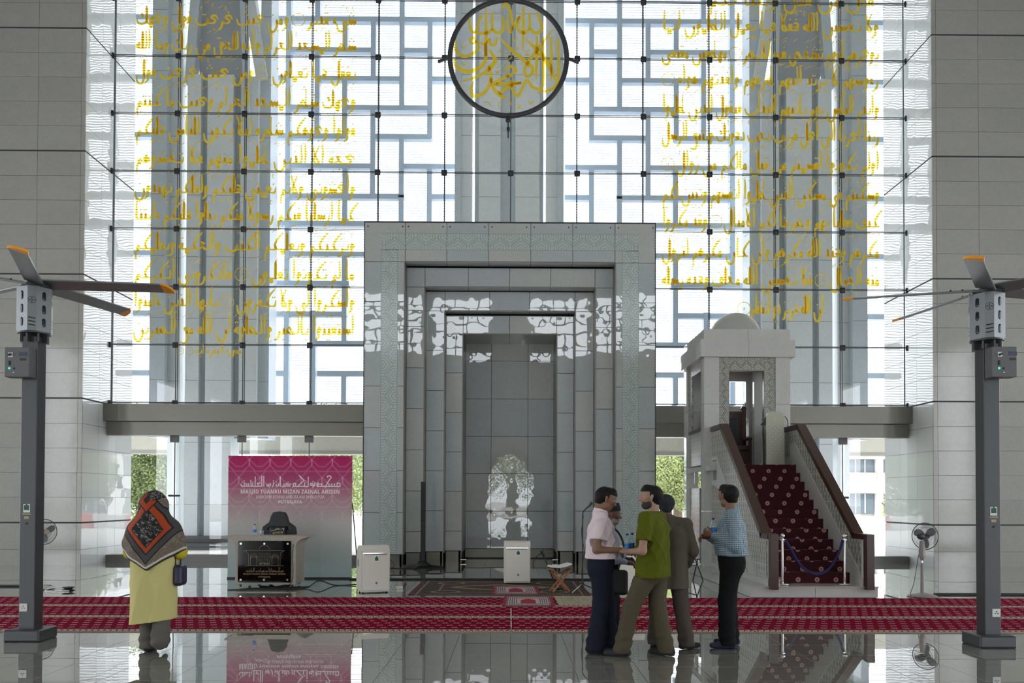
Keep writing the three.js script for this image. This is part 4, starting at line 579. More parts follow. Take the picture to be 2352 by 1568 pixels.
// ---------------------------------------------------------------- microphones, speaker, book stand
{
  const t = thing('column_speaker', 'slim black column loudspeaker before the left niche frame', 'speaker', [-2.01, 0, -19.0]);
  mesh('lower_column', rbox(0.1, 0.95, 0.1, 0.008, 0, 0.56, 0), M.black, t); mesh('upper_column', rbox(0.1, 0.95, 0.1, 0.008, 0, 1.52, 0), M.black, t); mesh('joint_band', boxc(0.104, 0.01, 0.104, 0, 1.04, 0), M.darkSteel, t);
  mesh('base', lathe([[0.001, 0.16], [0.1, 0.15], [0.16, 0.08], [0.17, 0], [0.001, 0]], 24), M.black, t); for (let k = 0; k < 4; k++) { const a = 0.3 + k * Math.PI / 2; mesh('foot', beamBetween([0.1 * Math.cos(a), 0.05, 0.1 * Math.sin(a)], [0.5 * Math.cos(a), 0.015, 0.5 * Math.sin(a)], 0.06, 0.025), M.black, t); }
  mesh('cable', [tube([[0.3, 0.012, 0.2], [-0.4, 0.01, 0.4], [-0.8, 0.012, 0.25], [-1.3, 0.01, 0.5]], 0.012), tube([[-0.85, 0.01, 0.5], [-0.95, 0.12, 0.4], [-0.7, 0.2, 0.4], [-0.6, 0.06, 0.45], [-0.8, 0.01, 0.5]], 0.006)], M.black, t);
  const m = thing('microphone_stand', 'tall black microphone stand behind the pink-shirted man', 'microphone', [1.25, 0.02, -13.9]);
  mesh('pole', rod([0, 0.1, 0], [0, 1.28, 0], 0.012), M.black, m); mesh('boom', tube([[0, 1.28, 0], [0.01, 1.36, 0], [0.05, 1.41, 0.02], [0.1, 1.46, 0.04]], 0.011), M.black, m); mesh('microphone', [rod([0.09, 1.44, 0.035], [0.14, 1.5, 0.05], 0.014, 10, 0.02), new THREE.SphereGeometry(0.026, 14, 10).translate(0.145, 1.51, 0.052)], M.darkSteel, m); mesh('hub', cyl(0.028, 0.03, 0.09, 0, 0.08), M.black, m);
  for (let k = 0; k < 3; k++) { const a = 0.2 + k * 2.094; mesh('leg', rod([0, 0.14, 0], [0.3 * Math.cos(a), 0.01, 0.3 * Math.sin(a)], 0.01), k === 1 ? M.chrome : M.black, m); } mesh('cable', tube([[0.015, 1.3, 0], [-0.02, 1.0, 0.02], [0.025, 0.7, 0.02], [-0.015, 0.3, 0.02], [0.05, 0.02, 0.1], [0.5, 0.014, 0.3]], 0.006), M.black, m);
  const r = thing('book_stand', 'folding wooden cross-legged book stand on the oriental rug', 'book stand', [0.87, 0.024, -14.02], 0.25), wood = mat([0.34, 0.13, 0.045], 0.55, { map: again(grainTex, 4) });
  for (const s of [-1, 1]) for (const z of [-0.09, 0.09]) mesh('leg', beamBetween([-s * 0.15, 0, z], [s * 0.13, 0.32, z], 0.03, 0.022), wood, r);
  for (const s of [-1, 1]) mesh('leaf_board', boxc(0.17, 0.014, 0.26, 0, 0, 0).rotateZ(s * 0.5).translate(s * 0.11, 0.34, 0), wood, r); mesh('cross_bar', rod([-0.12, 0.04, -0.1], [-0.12, 0.04, 0.1], 0.012), wood, r);
  const b = thing('open_book', 'thick open book with white pages on the wooden stand', 'book', [0.87, 0.405, -14.02], 0.25), pagesM = mat([0.72, 0.71, 0.66], 0.8);
  for (const s of [-1, 1]) { mesh('cover', boxc(0.2, 0.006, 0.27, 0, 0, 0).rotateZ(s * 0.16 + 0.1).translate(s * 0.095, 0.032 + s * 0.01, 0), mat([0.02, 0.02, 0.025], 0.5), b); mesh('pages', rbox(0.185, 0.03, 0.25, 0.006).rotateZ(s * 0.16 + 0.1).translate(s * 0.093, 0.05 + s * 0.01, 0), pagesM, b); }
  const q = thing('gooseneck_microphone', 'short black gooseneck microphone leaning behind the book stand', 'microphone', [0.84, 0.009, -14.4]);
  mesh('base', lathe([[0.001, 0.03], [0.08, 0.025], [0.1, 0], [0.001, 0]], 24), M.black, q); mesh('neck', rod([0, 0.02, 0], [-0.24, 0.62, 0.05], 0.012), M.black, q); mesh('head', rod([-0.22, 0.58, 0.05], [-0.27, 0.68, 0.06], 0.026, 12, 0.034), M.black, q); mesh('clip_cable', tube([[-0.25, 0.64, 0.06], [-0.36, 0.58, 0.05], [-0.42, 0.45, 0.05], [-0.4, 0.36, 0.05]], 0.008), M.black, q);
}
{
  const m = M.black;
  tag(mesh('cable_cover', metres(rbox(5.4, 0.03, 0.12, 0.012, -0.45, 0.015, -16.15)), m), 'black floor cable cover crossing before the niche', 'cable cover');
  tag(mesh('cable_cover', metres(rbox(7, 0.03, 0.12, 0.012, -11.75, 0.015, -14.75)), m), 'black floor cable cover at far left behind the fan post', 'cable cover'); tag(mesh('cable_cover', metres(rbox(7, 0.03, 0.12, 0.012, 10.7, 0.015, -13.75)), m), 'black floor cable cover at far right behind the standing fan', 'cable cover');
  const b = thing('socket_box', 'small white extension socket box on the floor by the rug corner', 'socket box', [-1.95, 0, -14.5], 0.5); mesh('case', rbox(0.13, 0.05, 0.07, 0.008, 0, 0.025, 0), mat([0.62, 0.61, 0.55], 0.5), b); mesh('cord', [rod([0.05, 0.03, 0], [0.5, 0.03, -0.95], 0.018)], M.darkSteel, b);
  tag(mesh('desk_cable', tube([[-3.9, 0.012, -14.3], [-3.6, 0.012, -14.5], [-3.45, 0.1, -14.9], [-3.2, 0.012, -15.0], [-2.75, 0.02, -15.1], [-2.5, 0.012, -15.4]], 0.011, 60), M.black), 'black power cable trailing from the desk to the cooler', 'cable');
  const pd = thing('desk_footplate', 'black triangular stage plate with cables under the desk', 'plate', [-4.35, 0.002, -14.25]); mesh('plate', prism([[-0.55, 0], [0.35, 0], [0.75, 0.55], [-0.1, 0.3]], 0.012).rotateX(-Math.PI / 2), M.black, pd);
  const rl = thing('cable_reel', 'small black cable reel on the floor by the left standing fan', 'reel', [-7.6, 0, -14.15]); mesh('drum', lathe([[0.001, 0.06], [0.1, 0.06], [0.1, 0.05], [0.07, 0.045], [0.07, 0.02], [0.1, 0.012], [0.1, 0], [0.001, 0]], 24), M.black, rl); mesh('cord', tube([[-0.08, 0.02, 0.02], [-0.25, 0.05, 0.05], [-0.35, 0.012, 0.1], [0.1, 0.012, 0.16]], 0.008), M.white, rl);
}
// ---------------------------------------------------------------- standing fans
function standFan(label, x, z, turn, body) {
  const o = thing('standing_fan', label, 'fan', [x, 0, z], 0, 'pedestal fans by the walls');
  mesh('base', lathe([[0.001, 0.075], [0.04, 0.07], [0.12, 0.05], [0.21, 0.03], [0.24, 0.01], [0.235, 0], [0.001, 0]], 36), body, o); mesh('pole', cyl(0.03, 0.027, 0.5, 0, 0.06), body, o); mesh('inner_pole', cyl(0.012, 0.012, 0.1, 0, 0.54), M.chrome, o);
  mesh('control_box', lathe([[0.001, 0.6], [0.025, 0.6], [0.05, 0.68], [0.055, 0.76], [0.045, 0.85], [0.035, 0.92], [0.001, 0.93]], 20), body, o); mesh('button_panel', rbox(0.045, 0.13, 0.02, 0.006, 0.01, 0.73, 0.047), mat([0.5, 0.45, 0.42], 0.4), o);
  const h = new THREE.Group(); h.name = 'fan_head'; h.position.set(0.02, 1.0, 0); h.rotation.y = turn; o.add(h);
  mesh('motor', [lathe([[0.001, 0], [0.05, 0.01], [0.06, 0.06], [0.04, 0.13], [0.001, 0.14]], 20).rotateX(-Math.PI / 2).translate(0, 0, 0.0)], M.darkSteel, h);
  const cage = [new THREE.TorusGeometry(0.22, 0.007, 8, 48).translate(0, 0, 0.06), new THREE.TorusGeometry(0.15, 0.002, 5, 40).translate(0, 0, 0.125), new THREE.TorusGeometry(0.15, 0.002, 5, 40).translate(0, 0, 0.0)];
  for (let k = 0; k < 60; k++) { const a = k * Math.PI / 30, c = Math.cos(a), s = Math.sin(a); for (const [z0, z1] of [[0.14, 0.1], [0, 0.02]]) { cage.push(rod([0.04 * c, 0.04 * s, z0], [0.16 * c, 0.16 * s, z1 === 0.1 ? 0.118 : 0.004], 0.0012, 3), rod([0.16 * c, 0.16 * s, z1 === 0.1 ? 0.118 : 0.004], [0.22 * c, 0.22 * s, 0.06], 0.0012, 3)); } }
  mesh('wire_cage', cage, mat([0.06, 0.06, 0.06], 0.4), h); mesh('cage_cap', new THREE.CylinderGeometry(0.045, 0.045, 0.012, 24).rotateX(Math.PI / 2).translate(0, 0, 0.142), mat([0.4, 0.35, 0.25], 0.4), h);
  for (let k = 0; k < 3; k++) { const s = new THREE.Shape(); s.moveTo(0.02, -0.02); s.bezierCurveTo(0.08, -0.09, 0.19, -0.1, 0.2, -0.02); s.bezierCurveTo(0.2, 0.06, 0.1, 0.08, 0.02, 0.02); mesh('blade', new THREE.ExtrudeGeometry(s, { depth: 0.003, bevelEnabled: false }).rotateX(0.35).rotateZ(k * 2.094 + 0.5).translate(0, 0, 0.07), mat([0.35, 0.38, 0.4], 0.15, { transmission: 0.45, thickness: 0 }), h); }
  mesh('power_cord', tube([[-0.04, 0.7, -0.03], [-0.1, 0.5, 0.02], [-0.17, 0.2, 0.05], [-0.22, 0.03, 0.05], [-0.1, 0.012, 0.28], [0.3, 0.012, 0.1]], 0.005), M.darkSteel, o);
}
standFan('grey pedestal fan on the tiles right of the pulpit', 6.85, -13.48, 2.2, mat([0.3, 0.27, 0.26], 0.35)); standFan('pale pedestal fan half hidden behind the left fan post', -8.22, -14.4, 1.0, mat([0.5, 0.5, 0.48], 0.35));
// ---------------------------------------------------------------- tall post fans
function postFan(label, x, z, y, angles, mirror) {
  const o = thing('post_fan', label, 'fan', [x, 0, z], 0, 'tall post fans framing the view'), dk = mat([0.043, 0.048, 0.052], 0.3), hs = mat([0.2, 0.215, 0.225], 0.35, { metalness: 0.3 }), al = mat([0.24, 0.25, 0.255], 0.35, { metalness: 0.55 });
  mesh('base', rbox(0.4, 0.13, 0.38, 0.02, 0, 0.065, 0), dk, o); mesh('post', rbox(0.175, y - 0.1, 0.175, 0.008, 0, 0.1 + (y - 0.1) / 2, 0), dk, o);
  const fl = []; for (let k = 0; k < 8; k++) fl.push(boxc(0.02, 0.09, 0.12, 0, 0, 0.09).rotateY(k * Math.PI / 4).translate(0, y - 0.02, 0)); mesh('flange', [cyl(0.17, 0.17, 0.015, 0, y + 0.03, 0, 28), ...fl], dk, o);
  const hd = new THREE.Group(); hd.name = 'motor_housing'; hd.position.set(0, y + 0.05, 0); hd.rotation.y = mirror ? 0.42 : -0.42; o.add(hd);
  const s = new THREE.Shape(); const a = 0.15, c = 0.06; [[-a + c, -a], [a - c, -a], [a, -a + c], [a, a - c], [a - c, a], [-a + c, a], [-a, a - c], [-a, -a + c]].forEach(([p, q], i) => (i ? s.lineTo(p, q) : s.moveTo(p, q)));
  mesh('casing', new THREE.ExtrudeGeometry(s, { depth: 0.5, bevelEnabled: true, bevelSize: 0.004, bevelThickness: 0.004, bevelSegments: 1 }).rotateX(-Math.PI / 2), hs, hd);
  for (const ry of [0, Math.PI / 2, Math.PI, -Math.PI / 2]) {
    for (const v of [0.1, 0.25, 0.4]) mesh('port', new THREE.CapsuleGeometry(0.022, 0.055, 4, 12).scale(1, 1, 0.3).translate((mirror ? 1 : -1) * 0.0, v, 0.155).rotateY(ry), mat([0.008, 0.012, 0.03], 0.1), hd);
  }
  for (const ry of [0.7854, 2.356, -0.7854, -2.356]) {
    for (const v of [0.06, 0.1, 0.14]) mesh('vent_slot', new THREE.CapsuleGeometry(0.012, 0.06, 4, 10).scale(1, 1, 0.3).rotateZ(Math.PI / 2 + (mirror ? 0.15 : -0.15)).translate(0, v, 0.171).rotateY(ry), M.black, hd);
    const em = [new THREE.TorusGeometry(0.038, 0.004, 6, 28)]; for (let k = 0; k < 4; k++) em.push(new THREE.SphereGeometry(0.014, 10, 8).scale(0.55, 1.3, 0.3).translate(0, 0.018, 0).rotateZ(k * Math.PI / 2)); mesh('fan_emblem', merge(em).translate(0, 0.34, 0.171).rotateY(ry), M.black, hd);
  }
  mesh('rotor_hub', [cyl(0.15, 0.15, 0.03, 0, y + 0.56, 0, 28), cyl(0.1, 0.07, 0.05, 0, y + 0.59, 0, 28)], M.darkSteel, o);
  for (const d of angles) {
    const t = d * Math.PI / 180, sh = new THREE.Shape(); sh.moveTo(0.1, -0.1); sh.lineTo(1.4, -0.085); sh.lineTo(1.4, 0.085); sh.lineTo(0.1, 0.1);
    const place = (g) => g.rotateX(-Math.PI / 2).rotateX(-0.28).rotateY(t).translate(0, y + 0.6, 0);
    const b = mesh('blade', place(new THREE.ExtrudeGeometry(sh, { depth: 0.012, bevelEnabled: true, bevelSize: 0.004, bevelThickness: 0.004, bevelSegments: 1 })), al, o);
    const tip = new THREE.Shape(); tip.moveTo(1.39, -0.092); tip.quadraticCurveTo(1.5, -0.03, 1.5, 0.1); tip.lineTo(1.39, 0.092); mesh('blade_tip', place(new THREE.ExtrudeGeometry(tip, { depth: 0.02, bevelEnabled: true, bevelSize: 0.004, bevelThickness: 0.004, bevelSegments: 1 }).translate(0, 0, -0.002)), mat([0.85, 0.33, 0.01], 0.4), b);
    mesh('bolt', [0.24, 0.36].map((r) => place(new THREE.CylinderGeometry(0.01, 0.01, 0.03, 8).rotateX(Math.PI / 2).translate(r, 0, 0.015))).reduce((p, q) => merge([p, q])), M.black, b).userData.kind = 'stuff';
  }
  const cx = (mirror ? 1 : -1) * 0.06, cb = mesh('control_box', rbox(0.27, 0.33, 0.14, 0.006, cx, 3.1, 0.155), mat([0.1, 0.1, 0.105], 0.4), o), f = 0.226, bx = cx + (mirror ? -0.05 : -0.07);
  mesh('switch_plate', [boxc(0.05, 0.05, 0.004, bx, 3.18, f)], M.white, cb); mesh('rotary_knob', [boxc(0.035, 0.018, 0.03, 0, 0, 0).rotateZ(0.5).translate(bx, 3.18, f + 0.014)], M.black, cb); mesh('selector', rbox(0.025, 0.05, 0.02, 0.008, bx - 0.01, 3.09, f), M.black, cb);
  mesh('run_light', new THREE.SphereGeometry(0.012, 12, 8).translate(bx - 0.01, 3.03, f), mat([0.02, 0.5, 0.2], 0.3, { emissive: new THREE.Color(0.05, 1, 0.45), emissiveIntensity: 1.0 }), cb); mesh('fault_light', new THREE.SphereGeometry(0.011, 12, 8).translate(bx + 0.04, 3.03, f), mat([0.05, 0.01, 0.01], 0.3), cb);
  mesh('name_plate', boxc(0.09, 0.045, 0.003, bx + 0.14, 3.19, f), mat([0.03, 0.045, 0.09], 0.4), cb); mesh('display', boxc(0.07, 0.025, 0.003, bx + 0.14, 3.13, f), M.black, cb); mesh('key_switch', [new THREE.SphereGeometry(0.01, 10, 8).translate(bx + 0.04, 2.985, f)], M.chrome, cb);
  const nt = mesh('notice', boxc(0.075, 0.095, 0.003, 0.0 + (mirror ? 0.01 : -0.01), 1.48, 0.09), M.white, o); mesh('notice_print', [boxc(0.058, 0.055, 0.001, mirror ? 0.01 : -0.01, 1.487, 0.0925), boxc(0.02, 0.015, 0.001, mirror ? 0.01 : -0.01, 1.52, 0.0927)], mat([0.01, 0.1, 0.07], 0.5), nt);
  mesh('brass_label', [boxc(0.095, 0.012, 0.003, mirror ? 0.01 : -0.01, 1.415, 0.09), boxc(0.055, 0.03, 0.003, mirror ? 0.01 : -0.01, 1.375, 0.09)], mat([0.45, 0.36, 0.2], 0.5), o); mesh('lock_hole', new THREE.CylinderGeometry(0.012, 0.012, 0.012, 14).rotateX(Math.PI / 2).translate(mirror ? 0.01 : -0.01, 1.31, 0.09), M.black, o);
  const so = mesh('socket_plate', rbox(0.088, 0.088, 0.014, 0.004, mirror ? 0.03 : -0.03, 0.37, 0.092), M.white, o); mesh('socket_holes', [boxc(0.008, 0.014, 0.004, (mirror ? 0.03 : -0.03), 0.385, 0.1), boxc(0.014, 0.007, 0.004, (mirror ? 0.03 : -0.03) - 0.014, 0.365, 0.1), boxc(0.014, 0.007, 0.004, (mirror ? 0.03 : -0.03) + 0.014, 0.365, 0.1)], M.black, so);
  return o;
}
postFan('tall grey post fan with orange blade tips at far left', -5.4, -9.28, 3.42, [-66, 6, 74, 150, 222], false);
postFan('tall grey post fan with orange blade tips at far right', 5.3, -8.98, 3.33, [163, 235, 100, 15, 307], true);
// ---------------------------------------------------------------- people: tapered bones joined by a smooth minimum, meshed on a grid (surface nets)
function netMesh(prims, cell, { k = 0.03, cut, fold, pad = 0.03 } = {}) {
  const lo = [1e9, 1e9, 1e9], hi = [-1e9, -1e9, -1e9];
  for (const p of prims) { p.r2 = p.r2 ?? p.r; for (let i = 0; i < 3; i++) { lo[i] = Math.min(lo[i], p.a[i] - p.r - pad, p.b[i] - p.r2 - pad); hi[i] = Math.max(hi[i], p.a[i] + p.r + pad, p.b[i] + p.r2 + pad); } }
  const n = [0, 1, 2].map((i) => Math.ceil((hi[i] - lo[i]) / cell) + 2), F = new Float32Array(n[0] * n[1] * n[2]).fill(1);
  const at = (i, j, l) => (l * n[1] + j) * n[0] + i;
  for (const p of prims) {
    const kk = p.k ?? k, R = Math.max(p.r, p.r2) + kk + cell * 3, d = [0, 1, 2].map((i) => p.b[i] - p.a[i]), L2 = d[0] ** 2 + d[1] ** 2 + d[2] ** 2 || 1e-9;
    const s = [0, 1, 2].map((i) => Math.max(0, Math.floor((Math.min(p.a[i], p.b[i]) - R - lo[i]) / cell))), e = [0, 1, 2].map((i) => Math.min(n[i] - 1, Math.ceil((Math.max(p.a[i], p.b[i]) + R - lo[i]) / cell)));
    for (let l = s[2]; l <= e[2]; l++) for (let j = s[1]; j <= e[1]; j++) for (let i = s[0]; i <= e[0]; i++) {
      const x = lo[0] + i * cell - p.a[0], y = lo[1] + j * cell - p.a[1], z = lo[2] + l * cell - p.a[2]; let t = (x * d[0] + y * d[1] + z * d[2]) / L2; t = t < 0 ? 0 : t > 1 ? 1 : t;
      const dd = Math.hypot(x - t * d[0], y - t * d[1], (z - t * d[2])) - (p.r + t * (p.r2 - p.r)), q = at(i, j, l), f = F[q];
      const h = Math.max(kk - Math.abs(f - dd), 0) / kk; F[q] = Math.min(f, dd) - h * h * kk * 0.25;
    }
  }
  if (cut || fold) for (let l = 0; l < n[2]; l++) for (let j = 0; j < n[1]; j++) for (let i = 0; i < n[0]; i++) { const q = at(i, j, l); if (F[q] > 0.08) continue; const x = lo[0] + i * cell, y = lo[1] + j * cell, z = lo[2] + l * cell; if (fold) F[q] += fold(x, y, z); if (cut) F[q] = Math.max(F[q], cut(x, y, z)); }
  const pos = [], idx = [], map = new Int32Array(F.length).fill(-1), c = [0, 0, 0];
  for (let l = 0; l < n[2] - 1; l++) for (let j = 0; j < n[1] - 1; j++) for (let i = 0; i < n[0] - 1; i++) {
    let m = 0, cnt = 0; c[0] = c[1] = c[2] = 0; const v = [];
    for (let b = 0; b < 8; b++) { v[b] = F[at(i + (b & 1), j + ((b >> 1) & 1), l + (b >> 2))]; if (v[b] < 0) m |= 1 << b; }
    if (m === 0 || m === 255) continue;
    for (let b = 0; b < 8; b++) for (const ax of [1, 2, 4]) if (!(b & ax)) { const o = b | ax; if ((v[b] < 0) !== (v[o] < 0)) { const t = v[b] / (v[b] - v[o]); c[0] += (b & 1) + (ax === 1 ? t : 0); c[1] += ((b >> 1) & 1) + (ax === 2 ? t : 0); c[2] += (b >> 2) + (ax === 4 ? t : 0); cnt++; } }
    map[at(i, j, l)] = pos.length / 3; pos.push(lo[0] + (i + c[0] / cnt) * cell, lo[1] + (j + c[1] / cnt) * cell, lo[2] + (l + c[2] / cnt) * cell);
  }
  const quad = (a, b, c2, d2, flip) => { if (a < 0 || b < 0 || c2 < 0 || d2 < 0) return; flip ? idx.push(a, c2, b, a, d2, c2) : idx.push(a, b, c2, a, c2, d2); };
  for (let l = 1; l < n[2] - 1; l++) for (let j = 1; j < n[1] - 1; j++) for (let i = 1; i < n[0] - 1; i++) {
    const f = F[at(i, j, l)] < 0;
    if (f !== F[at(i + 1, j, l)] < 0) quad(map[at(i, j - 1, l - 1)], map[at(i, j, l - 1)], map[at(i, j, l)], map[at(i, j - 1, l)], !f);
    if (f !== F[at(i, j + 1, l)] < 0) quad(map[at(i - 1, j, l - 1)], map[at(i - 1, j, l)], map[at(i, j, l)], map[at(i, j, l - 1)], !f);
    if (f !== F[at(i, j, l + 1)] < 0) quad(map[at(i - 1, j - 1, l)], map[at(i, j - 1, l)], map[at(i, j, l)], map[at(i - 1, j, l)], !f);
  }
  const g = new THREE.BufferGeometry(); g.setAttribute('position', new THREE.Float32BufferAttribute(pos, 3)); g.setIndex(idx); g.computeVertexNormals(); return g;
}
const bone = (a, b, r, r2, k) => ({ a, b, r, r2: r2 ?? r, k });
const mix = (a, b, t) => a.map((v, i) => v + (b[i] - v) * t);
// five fingers on a palm; dir: along the fingers, nrm: out of the back of the hand
function handBones(wrist, dir, nrm, curl, side) {
  const D = V3(...dir).normalize(), Nn = V3(...nrm), S = V3().crossVectors(D, Nn).normalize().multiplyScalar(side), U = V3().crossVectors(S, D).normalize().multiplyScalar(side); const p = (d, s, u) => [wrist[0] + D.x * d + S.x * s + U.x * u, wrist[1] + D.y * d + S.y * s + U.y * u, wrist[2] + D.z * d + S.z * s + U.z * u];
  const out = [bone(p(-0.02, 0, 0), p(0.03, 0, 0), 0.026, 0.024, 0.02)];
  for (const s of [-0.026, -0.009, 0.009, 0.026]) out.push(bone(p(0.02, s * 0.7, 0), p(0.085, s, 0), 0.016, 0.013, 0.012));
  [[-0.027, 0.85], [-0.009, 1], [0.009, 0.97], [0.027, 0.75]].forEach(([s, len]) => { const c1 = curl, c2 = curl * 2, a = p(0.085, s, 0), b = p(0.085 + 0.04 * len * Math.cos(c1), s, -0.04 * len * Math.sin(c1)), c = [p(0, 0, 0)][0]; const e = p(0.085 + 0.04 * len * Math.cos(c1) + 0.04 * len * Math.cos(c2), s, -0.04 * len * (Math.sin(c1) + Math.sin(c2))); out.push(bone(a, b, 0.0098, 0.0092, 0.004), bone(b, e, 0.0092, 0.0078, 0.004)); });
  out.push(bone(p(0.015, 0.026, 0), p(0.05, 0.05, -0.022), 0.014, 0.012, 0.01), bone(p(0.05, 0.05, -0.022), p(0.082, 0.052, -0.045), 0.011, 0.009, 0.004));
  return out;
}
function person(label, [px, pz], heading, o) {
  const t = thing('person', label, 'person', [px, 0, pz], heading); t.scale.setScalar(o.scale ?? 1);
  const J = { neck: [0, 1.47, -0.02], ...o.joints }, lean = o.lean ?? [0, 0], sh = o.shoulder ?? 0.185, SH = { L: [sh + lean[0], 1.425, lean[1] - 0.01], R: [-sh + lean[0], 1.425, lean[1] - 0.01] };
  const hip = { L: [0.09, 0.93, 0], R: [-0.09, 0.93, 0] };
  const leg = {}; for (const s of ['L', 'R']) { const f = o.feet[s], an = [f[0], f[3] ?? 0.085, f[1]], kn = mix(hip[s], an, 0.5); kn[2] += 0.03 + (o.kneeBend ?? 0) * (s === 'L' ? 1 : 0.3); const dx = Math.sin(f[2] ?? 0), dz = Math.cos(f[2] ?? 0); leg[s] = { kn, an, toe: [an[0] + dx * 0.16, (f[3] ?? 0.085) - 0.05 - (f[4] ?? 0), an[2] + dz * 0.16], heel: [an[0] - dx * 0.055, (f[3] ?? 0.085) - 0.045 + (f[4] ?? 0) * 0.6, an[2] - dz * 0.055] }; }
  const nb = [lean[0], 1.47, lean[1] - 0.015], hc = o.headAt ?? [lean[0], 1.63, lean[1] + 0.02], hq = new THREE.Quaternion().setFromEuler(new THREE.Euler(o.headTurn?.[1] ?? 0, o.headTurn?.[0] ?? 0, o.headTurn?.[2] ?? 0, 'YXZ'));
  const hp = (x, y, z) => { const v = V3(x, y, z).applyQuaternion(hq); return [hc[0] + v.x, hc[1] + v.y, hc[2] + v.z]; };
  const skin = mat(o.skin, 0.55), parts = [];
  // skin: head, neck, arms, hands, and the frame that joins them under the clothes
  const bd = [bone(nb, hp(0, -0.06, -0.02), 0.058, 0.056), bone([0, 1.0, 0], [lean[0], 1.36, lean[1]], 0.09, 0.1), bone(SH.L, SH.R, 0.05, 0.05)];
  for (const s of ['L', 'R']) { const a = o.arms[s]; bd.push(bone(SH[s], a.elbow, 0.046, 0.04), bone(a.elbow, a.wrist, 0.04, 0.028), bone(hip[s], leg[s].kn, 0.07, 0.05), bone(leg[s].kn, leg[s].an, 0.05, 0.04), bone([0, 1.0, 0], hip[s], 0.08, 0.08)); }
  parts.push(netMesh(bd, 0.013, { k: 0.03 }));
  const hs = o.headScale ?? 1, H = (x, y, z) => hp(x * hs, y * hs, z * hs);
  const face = [bone(H(0, 0.032, -0.03), H(0, 0.036, 0.02), 0.082, 0.08, 0.03), bone(H(0, -0.005, 0.03), H(0, -0.08, 0.05), 0.066, 0.04, 0.03), bone(H(-0.03, -0.07, 0.02), H(0.03, -0.07, 0.02), 0.042, 0.042, 0.03), bone(H(0, 0.012, 0.094), H(0, -0.028, 0.112), 0.008, 0.0135, 0.012), bone(H(-0.012, -0.03, 0.1), H(0.012, -0.03, 0.1), 0.009, 0.009, 0.008), bone(H(-0.036, 0.026, 0.082), H(0.036, 0.026, 0.082), 0.013, 0.013, 0.016), bone(H(-0.018, -0.058, 0.09), H(0.018, -0.058, 0.09), 0.0075, 0.0075, 0.008), bone(H(-0.045, -0.012, 0.062), H(0.045, -0.012, 0.062), 0.02, 0.02, 0.03), bone(H(0, -0.04, -0.03), H(0, -0.14, -0.035), 0.056, 0.056, 0.02)];
  for (const s of [-1, 1]) face.push(bone(H(s * 0.079, 0.02, -0.008), H(s * 0.077, -0.026, 0.002), 0.016, 0.011, 0.008));
  if (!o.noFace) parts.push(netMesh(face, 0.0045, { k: 0.02 }));
  for (const s of ['L', 'R']) { const a = o.arms[s]; if (a.dir) parts.push(netMesh(handBones(a.wrist, a.dir, a.nrm, a.curl ?? 0.6, s === 'L' ? 1 : -1), 0.0045, { k: 0.008, pad: 0.015 })); }
  mesh('body', merge(parts), skin, t);
  if (!o.noFace) for (const s of [-1, 1]) mesh('eye', new THREE.SphereGeometry(0.0095, 10, 8).translate(...H(s * 0.033, 0.006, 0.083)), mat([0.03, 0.02, 0.015], 0.2), t);
  if (o.hair) mesh('hair', netMesh([bone(H(0, 0.036, -0.034), H(0, 0.046, 0.018), 0.09, 0.086), bone(H(0, -0.03, -0.05), H(0, 0.02, -0.05), 0.066, 0.08), bone(H(-0.03, 0.1, 0.045), H(0.03, 0.1, 0.045), 0.03, 0.03)], 0.006, { k: 0.02, fold: (x, y, z) => 0.003 * Math.sin(x * 160) * Math.sin(z * 140 + y * 90), cut: (x, y, z) => { const v = V3(x - hc[0], y - hc[1], z - hc[2]).applyQuaternion(hq.clone().invert()).divideScalar(hs); return Math.max(Math.min(0.062 - v.y, v.z - (v.y > -0.01 ? 0.018 : 0.0)), -0.075 - v.y); } }), mat(o.hair, 0.6, { specularIntensity: 0.4 }), t);
  if (o.beard) mesh('beard', netMesh([bone(H(0, -0.005, 0.03), H(0, -0.08, 0.05), 0.0675, 0.0425), bone(H(-0.03, -0.07, 0.02), H(0.03, -0.07, 0.02), 0.044, 0.044)], 0.005, { cut: (x, y, z) => { const v = V3(x - hc[0], y - hc[1], z - hc[2]).applyQuaternion(hq.clone().invert()).divideScalar(hs); return Math.max(v.y + 0.034 + Math.max(0, 0.05 - v.z) * -0.4, -0.005 - v.z); } }), mat(o.beard, 0.8), t);
  // trousers
  const tr = [bone([-0.07, 0.97, 0], [0.07, 0.97, 0], o.waist ?? 0.125)];
  for (const s of ['L', 'R']) { const q = leg[s]; tr.push(bone([hip[s][0] * 0.95, 0.9, -0.015], hip[s], 0.13, 0.125), bone(hip[s], q.kn, o.thigh ?? 0.112, 0.085), bone(q.kn, [q.an[0], q.an[1] - 0.02, q.an[2]], 0.085, o.cuff ?? 0.082)); }
  const top = o.trouserTop ?? 1.03, cutLow = o.hemLow ?? 0.035;
  mesh('trousers', metres(netMesh(tr, 0.011, { k: 0.04, fold: (x, y, z) => { const q = 1 - Math.abs(Math.sin(y * 13 + x * 16 + z * 9 + 1.5 * Math.sin(y * 6))), r = 1 - Math.abs(Math.sin(x * 22 + z * 18 + y * 2)); return -0.007 * q * q * q * (0.5 + 0.5 * Math.sin(y * 9 + x * 6)) - 0.004 * r * r * r + (y < 0.3 ? 0.005 * Math.sin(y * 55 + z * 12 + x * 14) : 0); }, cut: (x, y, z) => Math.max(y - top, cutLow - y) })), o.trousers, t);
